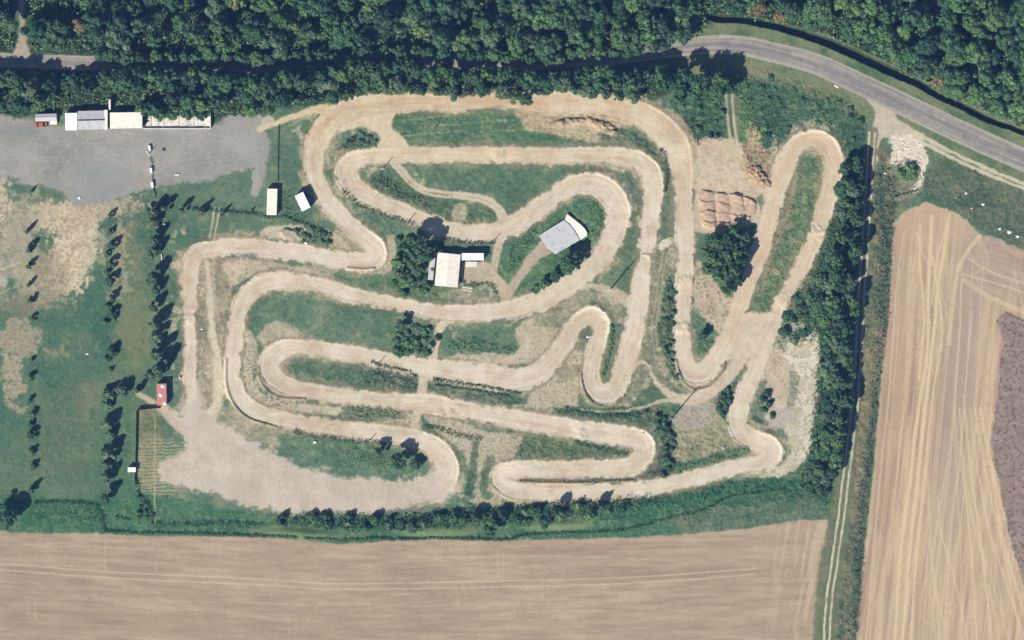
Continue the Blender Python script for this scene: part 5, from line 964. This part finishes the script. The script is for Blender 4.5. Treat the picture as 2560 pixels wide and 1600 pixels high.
# ------------------------------------------------------------------ buildings
building('clubhouse', "large cream-roofed clubhouse beside the small yard in the middle of the track", 'building', [(1094, 632), (1152, 636), (1144, 721), (1087, 712)], 3.0, .5, MCREAM, MWALL, 22, .3, wins=3)
building('annex', "narrow white-roofed annex touching the clubhouse's north-east corner", 'building', [(1155, 633), (1210, 633), (1209, 651), (1154, 651)], 2.8, .25, MWHITE, MWALL, 14, .15, kind='mono', wins=1)
building('lean_to', "grey lean-to shed on the west side of the clubhouse", 'shed', [(1076, 645), (1088, 645), (1083, 702), (1069, 698)], 1.6, .3, MGREYR, MWOOD, 10, .1, kind='mono', wins=0, door=False)
t = empty('awning', 1178, 661, 0, "small beige awning in the yard below the white annex", 'awning')
MB().box(-2.1, 2.1, -1.0, 1.0, 2.15, 2.25).build('canopy', MPALE, t, .03)
for sx in (-1.9, 1.9):
    for sy in (-.8, .8): MB().tube((sx, sy, -.1), (sx, sy, 2.15), .05).build('leg', MSTEEL, t)
t = empty('timber_stack', 1168, 722, -.15, "stack of old boards at the corner of the yard below the clubhouse", 'timber')
for i in range(4): MB().box(-2.0, 2.0, -.9 + i * .5, -.55 + i * .5, 0, .3 + .12 * (i % 2)).build('board', MWOOD if i % 2 else MPALE, t)
# grey-roofed shelter with curved cream front
t = empty('shelter', 1398, 592, 0, "low shelter with a grey sheet roof and curved cream front, inside the track loop", 'shelter')
def rel(p): return (WX(p[0]) - WX(1398), WY(p[1]) - WY(592))
def slab(name, pts, z0, z1, mat, parent, zt=None):
    m = MB(); P = [rel(p) for p in pts]; n = len(P); zt = zt or [z1] * n
    m.V = [(p[0], p[1], zt[i] - .1) for i, p in enumerate(P)] + [(p[0], p[1], zt[i]) for i, p in enumerate(P)]
    m.F = [tuple(range(n - 1, -1, -1)), tuple(range(n, 2 * n))] + [(i, (i + 1) % n, n + (i + 1) % n, n + i) for i in range(n)]
    return m.build(name, mat, parent)
gr = slab('roof', [(1347, 589), (1410, 550), (1424, 562), (1438, 580), (1449, 600), (1412, 622), (1388, 636), (1368, 620)], 0, 1.4, MGREYR, t, [1.25, 1.5, 1.5, 1.5, 1.5, 1.3, 1.2, 1.2])
fr_ = slab('front_roof', [(1418, 535), (1436, 549), (1450, 560), (1462, 572), (1468, 582), (1467, 590), (1451, 600), (1440, 580), (1426, 562), (1411, 550)], 0, 1.1, MCREAM, t, [1.2] * 10)
for p in ((1352, 590), (1410, 556), (1444, 598), (1390, 630), (1460, 584), (1418, 541)):
    x, y = rel(p); MB().tube((x, y, -.3), (x, y, 1.12), .09).build('post', MWOOD, t)
rb = MB()
for i in range(12):
    a = i / 11; p0 = rel((1350 + 58 * a, 588 - 36 * a)); p1 = rel((1390 + 54 * a, 632 - 32 * a)); rb.tube((p0[0], p0[1], 1.3 + .22 * a), (p1[0], p1[1], 1.24 + .22 * a), .03, .03, 4)
rb.build('rib', MGREYR, gr)

# container & cabin
def container(name, label, corners, h, mat, cat, doormat=MSTEEL):
    ctr, L, W, an = rect(corners); px, py = ctr.x / S + 1280, 800 - ctr.y / S; t = empty(name, px, py, an, label, cat); hl, hw = L / 2, W / 2
    b = MB().box(-hl, hl, -hw, hw, .15, h)
    n = int(L / .4)
    for i in range(n):
        x = -hl + (i + .5) * L / n; b.box(x - .08, x + .08, -hw + .1, hw - .1, h + .002, h + .04)
        for s in (-1, 1): b.box(x - .08, x + .08, s * hw - .03, s * hw + .03, .3, h - .15)
    b.build('body', mat, t, .02)
    f = MB()
    for sx in (-1, 1):
        for sy in (-1, 1): f.box(sx * hl - .07, sx * hl + .07, sy * hw - .07, sy * hw + .07, 0, h + .05)
    f.build('corner_post', doormat, t)
    for s in (-1, 1):
        d = MB().box(hl + .004, hl + .06, min(0, s * (hw - .12)) + .02, max(0, s * (hw - .12)) - .02, .25, h - .15).build('door', mat, t); MB().tube((hl + .09, s * .3, .4), (hl + .09, s * .3, h - .3), .025).build('bolt', doormat, d)
    return t
container('storage_container', "long cream storage container with rust spots, left of the white cabin", [(669, 471), (694, 473), (692, 538), (667, 536)], 2.6, MCREAM, 'container')
building('cabin', "small white-roofed cabin set at an angle beside the north-west bend", 'cabin', [(737, 490), (758, 480), (777, 518), (756, 530)], 3.6, .15, MWHITE, MWALL, 10, .1, kind='mono', wins=1)
# red roofed caravan-like trailer with three white domes
t = empty('mobile_home', 405, 986, math.pi / 2 + .02, "faded red mobile home with three white round roof vents beside the shading trees", 'mobile home')
b = MB().box(-4.1, 4.1, -1.85, 1.85, .5, 3.3).build('body', MRED, t, .12)
for (x, y) in ((3.1, -.5), (-.2, .35), (-3.3, -1.1)):
    v = MB(); 
    for k in range(4): v.tube((x, y, 3.3 + .1 * k), (x, y, 3.4 + .1 * k), .75 * math.cos(k * .38), .75 * math.cos((k + 1) * .38), 14)
    v.build('roof_vent', MWHITE, t)
MB().box(-1.2, -.2, -1.93, -1.86, .6, 2.6).build('door', MWHITE, t)
for x in (-3, 1, 2.9): 
    f = MB().box(x - .5, x + .5, -1.92, -1.86, 1.5, 2.4).build('window', MWHITE, t); MB().box(x - .42, x + .42, -1.935, -1.925, 1.58, 2.32).build('pane', MGLASS, f)
for x in (-1.4, 1.4):
    for y in (-1.6, 1.6): MB().tube((x, y - .1, .35), (x, y + .1, .35), .35, .35, 14).build('wheel', MTYRE, t)
building('hut', "tiny white hut against the fence of the plot at lower left", 'hut', [(320, 1168), (340, 1168), (340, 1180), (320, 1180)], 1.8, .15, MWHITE, MWALL, 5, .08, kind='mono', wins=0)

# north-west yard buildings
building('shed', "old shed with a dark and grey roof, farthest left of the yard buildings", 'shed', [(89, 286), (142, 284), (143, 303), (90, 304)], 2.4, .4, MGREYR, MWOOD, 10, .2, wins=2)
t = empty('crate', 134, 306, 0, "pale wooden crate in front of the old shed at far left", 'crate'); MB().box(-1.3, 1.3, -.8, .8, 0, 1.2).build('box', MPALE, t, .03); MB().box(-1.36, 1.36, -.86, .86, 1.2, 1.28).build('lid', MCREAM, t, .02)
def car(name, label, px, py, rot, L, W, H_, mat, cat, group=None):
    t = empty(name, px, py, rot, label, cat, group); m = MB(); hl, hw = L / 2, W / 2
    prof = [(-hl, .35), (-hl, .8), (-hl * .62, .95), (-hl * .3, H_), (hl * .35, H_), (hl * .72, 1.0), (hl, .85), (hl, .35)]
    n = len(prof); b0 = 0
    for s in (-1, 1):
        for (x, z) in prof: m.V.append((x, s * hw * (.82 if z > 1.1 else 1), z))
    m.F = [tuple(range(n)), tuple(range(2 * n - 1, n - 1, -1))] + [((i + 1) % n, i, n + i, n + (i + 1) % n) for i in range(n)]
    m.build('body', mat, t, .06)
    g = MB(); g.poly([(-hl * .60, -hw * .8, .97), (-hl * .60, hw * .8, .97), (-hl * .32, hw * .74, H_ - .03), (-hl * .32, -hw * .74, H_ - .03)]); g.poly([(hl * .70, hw * .8, 1.03), (hl * .70, -hw * .8, 1.03), (hl * .38, -hw * .74, H_ - .01), (hl * .38, hw * .74, H_ - .01)])
    for i, v in enumerate(g.V): g.V[i] = (v[0] + (-.02 if v[0] < 0 else .02), v[1], v[2] + .02)
    g.build('windscreen', MGLASS, t)
    for x in (-hl * .62, hl * .62):
        for y in (-hw + .05, hw - .05): MB().tube((x, y - .11, .32), (x, y + .11, .32), .32, .32, 14).build('wheel', MTYRE, t)
    return t
car('parked_truck', "rusty red old truck parked in front of the leftmost shed", 102, 312, .12, 4.6, 1.9, 1.5, MRUST, 'truck')
building('barn', "barn with a white roof at the west end of the yard row", 'barn', [(164, 290), (194, 276), (194, 325), (165, 328)], 2.8, .3, MWHITE, MWALL, 10, .1, kind='mono', wins=0)
t = building('workshop', "workshop with a pale grey two-slope roof in the yard row", 'workshop', [(196, 278), (262, 277), (263, 323), (196, 325)], 3.0, .55, MGREYR, MWALL, 18, .15, wins=4)
MB().box(-4.9, 4.9, -.22, .22, 3.64, 3.70).build('ridge_cap', MDARK, t)
t = empty('wall', 266, 300, 0, "tall white wall strip between the grey workshop and the cream barn", 'wall'); MB().box(-.5, .5, -3.6, 3.6, -.2, 3.3).build('panel', MWHITE, t); MB().box(-.6, .6, -3.7, 3.7, 3.3, 3.4).build('coping', MCREAM, t)
building('barn', "barn with a cream and tan boarded roof in the middle of the yard row", 'barn', [(276, 282), (356, 281), (357, 321), (276, 322)], 2.6, .25, MCREAM, MWOOD, 16, .1, kind='mono', wins=3)
t = empty('wall', 275, 262, 0, "thin white wall sticking out of the trees above the cream barn", 'wall'); MB().box(-.3, .3, -1.9, 1.9, -.2, 2.6).build('panel', MWHITE, t); MB().box(-.36, .36, -1.96, 1.96, 2.6, 2.68).build('coping', MCREAM, t)
t = empty('storage_bay', 442, 308, 0, "long roofless storage bay with pale floor and white walls, half under the trees", 'storage bay')
MB().box(-12.5, 12.5, -1.9, 2.6, -.2, .12).build('floor', MPALE, t)
MB().box(-12.6, 12.7, -2.1, -1.9, -.2, 1.1).build('front_wall', MWHITE, t); MB().box(12.5, 12.75, -1.9, 4.0, -.2, 2.0).build('end_wall', MWHITE, t)
for x in (-9.8, -5.0, 0.6, 6.2): MB().box(x - .12, x + .12, -1.89, 2.0, .121, .4).build('partition', MPALE, t)
hp = MB(); rng = random.Random(3)
for i in range(46):
    x = rng.uniform(-12, 12); y = rng.uniform(-1.6, 2.2); s = rng.uniform(.12, .3); hp.box(-s, s, -s * .8, s * .8, .122, .15 + s * .7, rng.uniform(0, 3), (x, y, rng.uniform(0, .02)))
hp.build('stored_slab', MCREAM, t)

# blocks, posts, poles
def block(px, py, L, W, h, rot, label, mat=MWHITE, name='concrete_block', cat='block', group=None):
    t = empty(name, px, py, rot, label, cat, group); MB().box(-L / 2, L / 2, -W / 2, W / 2, 0, h).build('body', mat, t, .04); MB().box(-L / 2 + .08, L / 2 - .08, -W / 2 + .08, W / 2 - .08, h, h + .06).build('cap', mat, t); return t
block(374, 370, .9, 1.9, 1.1, .1, "white block in the gravel yard, northernmost of three along the gate line")
block(367, 379, .6, .5, .5, .1, "small white stub at the foot of the northernmost white block")
block(378, 426, .9, 2.0, 1.2, .05, "white block in the gravel yard, middle one of three along the gate line")
block(381, 462, .9, 2.3, 1.2, .1, "white block at the grass edge, southernmost of three along the gate line")
block(443, 437, 1.6, .5, .35, .1, "low pale slab lying alone east of the gate line in the yard")
block(198, 495, .9, 1.0, .3, .6, "small pale stone near the tip of the gravel yard")
block(2091, 216, 1.8, .8, .15, -.5, "pale concrete slab on the verge below the road bend", MPALE)
block(787, 1106, 1.2, .9, .6, .2, "small white block on the southern lawn island")
block(411, 561, 1.0, .7, .7, -.4, "small white block beside the shading trees near the hedge corner")
block(404, 642, .35, 2.2, .6, .08, "narrow white post-like block between two shading trees")
block(450, 944, .5, .7, .9, .0, "tiny white marker beside the west leg above the paddock")
block(2173, 543, .6, .6, .9, .0, "small white marker in the shade of the farm lane")
block(409, 375, .8, .8, .6, .3, "small dark drum standing in the gravel yard", MDARK, 'drum', 'drum')
def boulder(px, py, r, label, group=None):
    rng = np.random.default_rng(int(px)); iv, f = ico(); V = iv * np.array([r * S * .8, r * S * .65, r * S * .5]) * (1 + .22 * rng.normal(size=(len(iv), 1)))
    me = bpy.data.meshes.new('boulder'); me.from_pydata(V.tolist(), [], f.tolist()); me.materials.append(MCHALK); me.update()
    o = link('boulder', me, None, (WX(px), WY(py), hz(px, py) + .1)); tag(o, label, 'boulder', group)
for i, (x, y, r, l) in enumerate([(2415, 483, 5, "largest chalk boulder on the waste ground above the pale field"), (2389, 494, 2.5, "small chalk boulder left of the largest one"), (2458, 511, 5, "flat chalk boulder right of the largest one"), (2429, 521, 3, "small chalk boulder below the largest one"), (2523, 580, 7, "chalk boulder near the right edge, left one of the pair"), (2544, 591, 6, "chalk boulder near the right edge, right one of the pair"), (2500, 572, 5, "low chalk boulder left of the pair near the right edge"), (2212, 433, 5, "lone chalk boulder left of the rubble tip"), (765, 607, 5, "grey boulder at the edge of the western straight below the earth heap"), (986, 655, 4, "pale boulder at the outer edge of the western hairpin"), (218, 885, 4, "pale boulder lying in the meadow"), (1470, 842, 5, "pale boulder at the tip between the middle right straights"), (505, 823, 4, "small grey boulder between the two western legs")]):
    boulder(x, y, r, l)
# rubble heap pieces on the tip: a stuff heap
rng = np.random.default_rng(5); iv, f_ = ico(); Vs = []; Fs = []; off = 0
TIP = [(2228, 350), (2300, 345), (2318, 395), (2318, 425), (2290, 480), (2278, 475), (2298, 430), (2290, 408), (2240, 408)]
for (x, y) in scatter(TIP, 7, .5, 3):
    if rng.random() < .62: continue
    r = rng.uniform(.12, .36); V = iv * np.array([r, r, r * .6]) * (1 + .2 * rng.normal(size=(len(iv), 1))) + np.array([WX(x), WY(y), hz(x, y) + .1]); Vs.append(V); Fs.append(f_ + off); off += len(V)
o = link('rubble', np_mesh('rubble', np.vstack(Vs), np.vstack(Fs), MCHALK)); tag(o, "heap of white chalk rubble tipped beside the lane junction", 'rubble', kind='stuff')
def mast(px, py, h, label, heads=4, group=None):
    t = empty('light_mast', px, py, .5, label, 'light mast', group)
    MB().tube((0, 0, -.3), (0, 0, h), .30 if h > 6 else .2, .16 if h > 6 else .12).build('pole', MSTEEL, t)
    if heads:
        MB().tube((-1.1, 0, h - .2), (1.1, 0, h - .2), .1).build('cross_arm', MSTEEL, t)
        for i in range(heads):
            x = -1.0 + 2.0 * i / (heads - 1); MB().box(x - .2, x + .2, -.14, .14, h - .15, h + .12).build('lamp_head', MDARK, t)
    MB().box(-.35, .35, -.35, .35, -.2, .18).build('footing', MPALE, t)
    return t
mast(1526, 723, 13.5, "tall mast whose long shadow crosses the grass right of the central loop", 0)
mast(1679, 1046, 13, "tall floodlight mast with lamp heads below the bottom hairpin")
mast(1234, 603, 3.4, "short post at the track crossing above the clubhouse", 0)
mast(941, 916, 4.6, "short post on the upper edge of the long hairpin island", 0)
mast(925, 1101, 3.0, "short post on the hedge of the southern lawn island", 0)
mast(957, 422, 5.2, "slim post inside the upper left hairpin", 0)
mast(1023, 551, 3.4, "short post at the edge of the track next to the round tree shadow", 0)
mast(372, 385, 4.2, "slim post beside the northernmost white block in the yard", 0)
mast(1607, 1084, 1.6, "tiny marker post on the lower right hairpin", 0)

# fences
def fence(pts, h, label, step=3.0, solid=.6, mat=MGREENF, sw=.05):
    p0 = pts[0]; t = empty('fence', p0[0], p0[1], 0, label, 'fence'); bx, by, bz = t.location
    W = [Vector((WX(x), WY(y), hz(x, y))) for x, y in pts]; pan = MB()
    for a, b in zip(W[:-1], W[1:]):
        L = (b - a).length; n = max(1, int(round(L / step))); ang = math.atan2(b.y - a.y, b.x - a.x)
        for i in range(n + (1 if b is W[-1] else 0)):
            p = a + (b - a) * i / n; MB().tube((p.x - bx, p.y - by, p.z - bz - .4), (p.x - bx, p.y - by, p.z - bz + h + .08), .06).build('post', MDARK, t)
        k = int(L / .25)
        for i in range(k):
            p = a + (b - a) * (i + .5) / k; pan.box(-.25 * solid / 2, .25 * solid / 2, -sw / 2, sw / 2, p.z - bz + .05, p.z - bz + h, ang, (p.x - bx, p.y - by, 0))
        ph = a.z - bz
        for z in (.25, h - .2):
            q0 = a + Vector((0, 0, z)) - t.location; q1 = b + Vector((0, 0, z)) - t.location; pan.tube(tuple(q0), tuple(q1), .03, .03, 4)
    pan.build('panel', mat, t); return t
fence([(697, 312), (695, 380), (695, 455)], .7, "dark fence running south from the top path to the container")
fence([(343, 1025), (400, 1020)], 2.0, "short heavy fence closing the north end of the fenced plot", solid=.9, sw=.12)
fence([(341, 1028), (340, 1100), (338, 1165), (337, 1215)], 1.4, "long dark fence along the west side of the fenced plot", solid=.8)
fence([(374, 396), (381, 410), (377, 416)], 1.0, "short leaning barrier between the first two white yard blocks", solid=.5)
fence([(380, 438), (381, 452)], 1.0, "short barrier between the last two white yard blocks", solid=.5)
fence([(382, 470), (388, 492)], 1.0, "short barrier from the southernmost white block into the trees", solid=.7)
add_haze()
print("objects", len(bpy.data.objects))
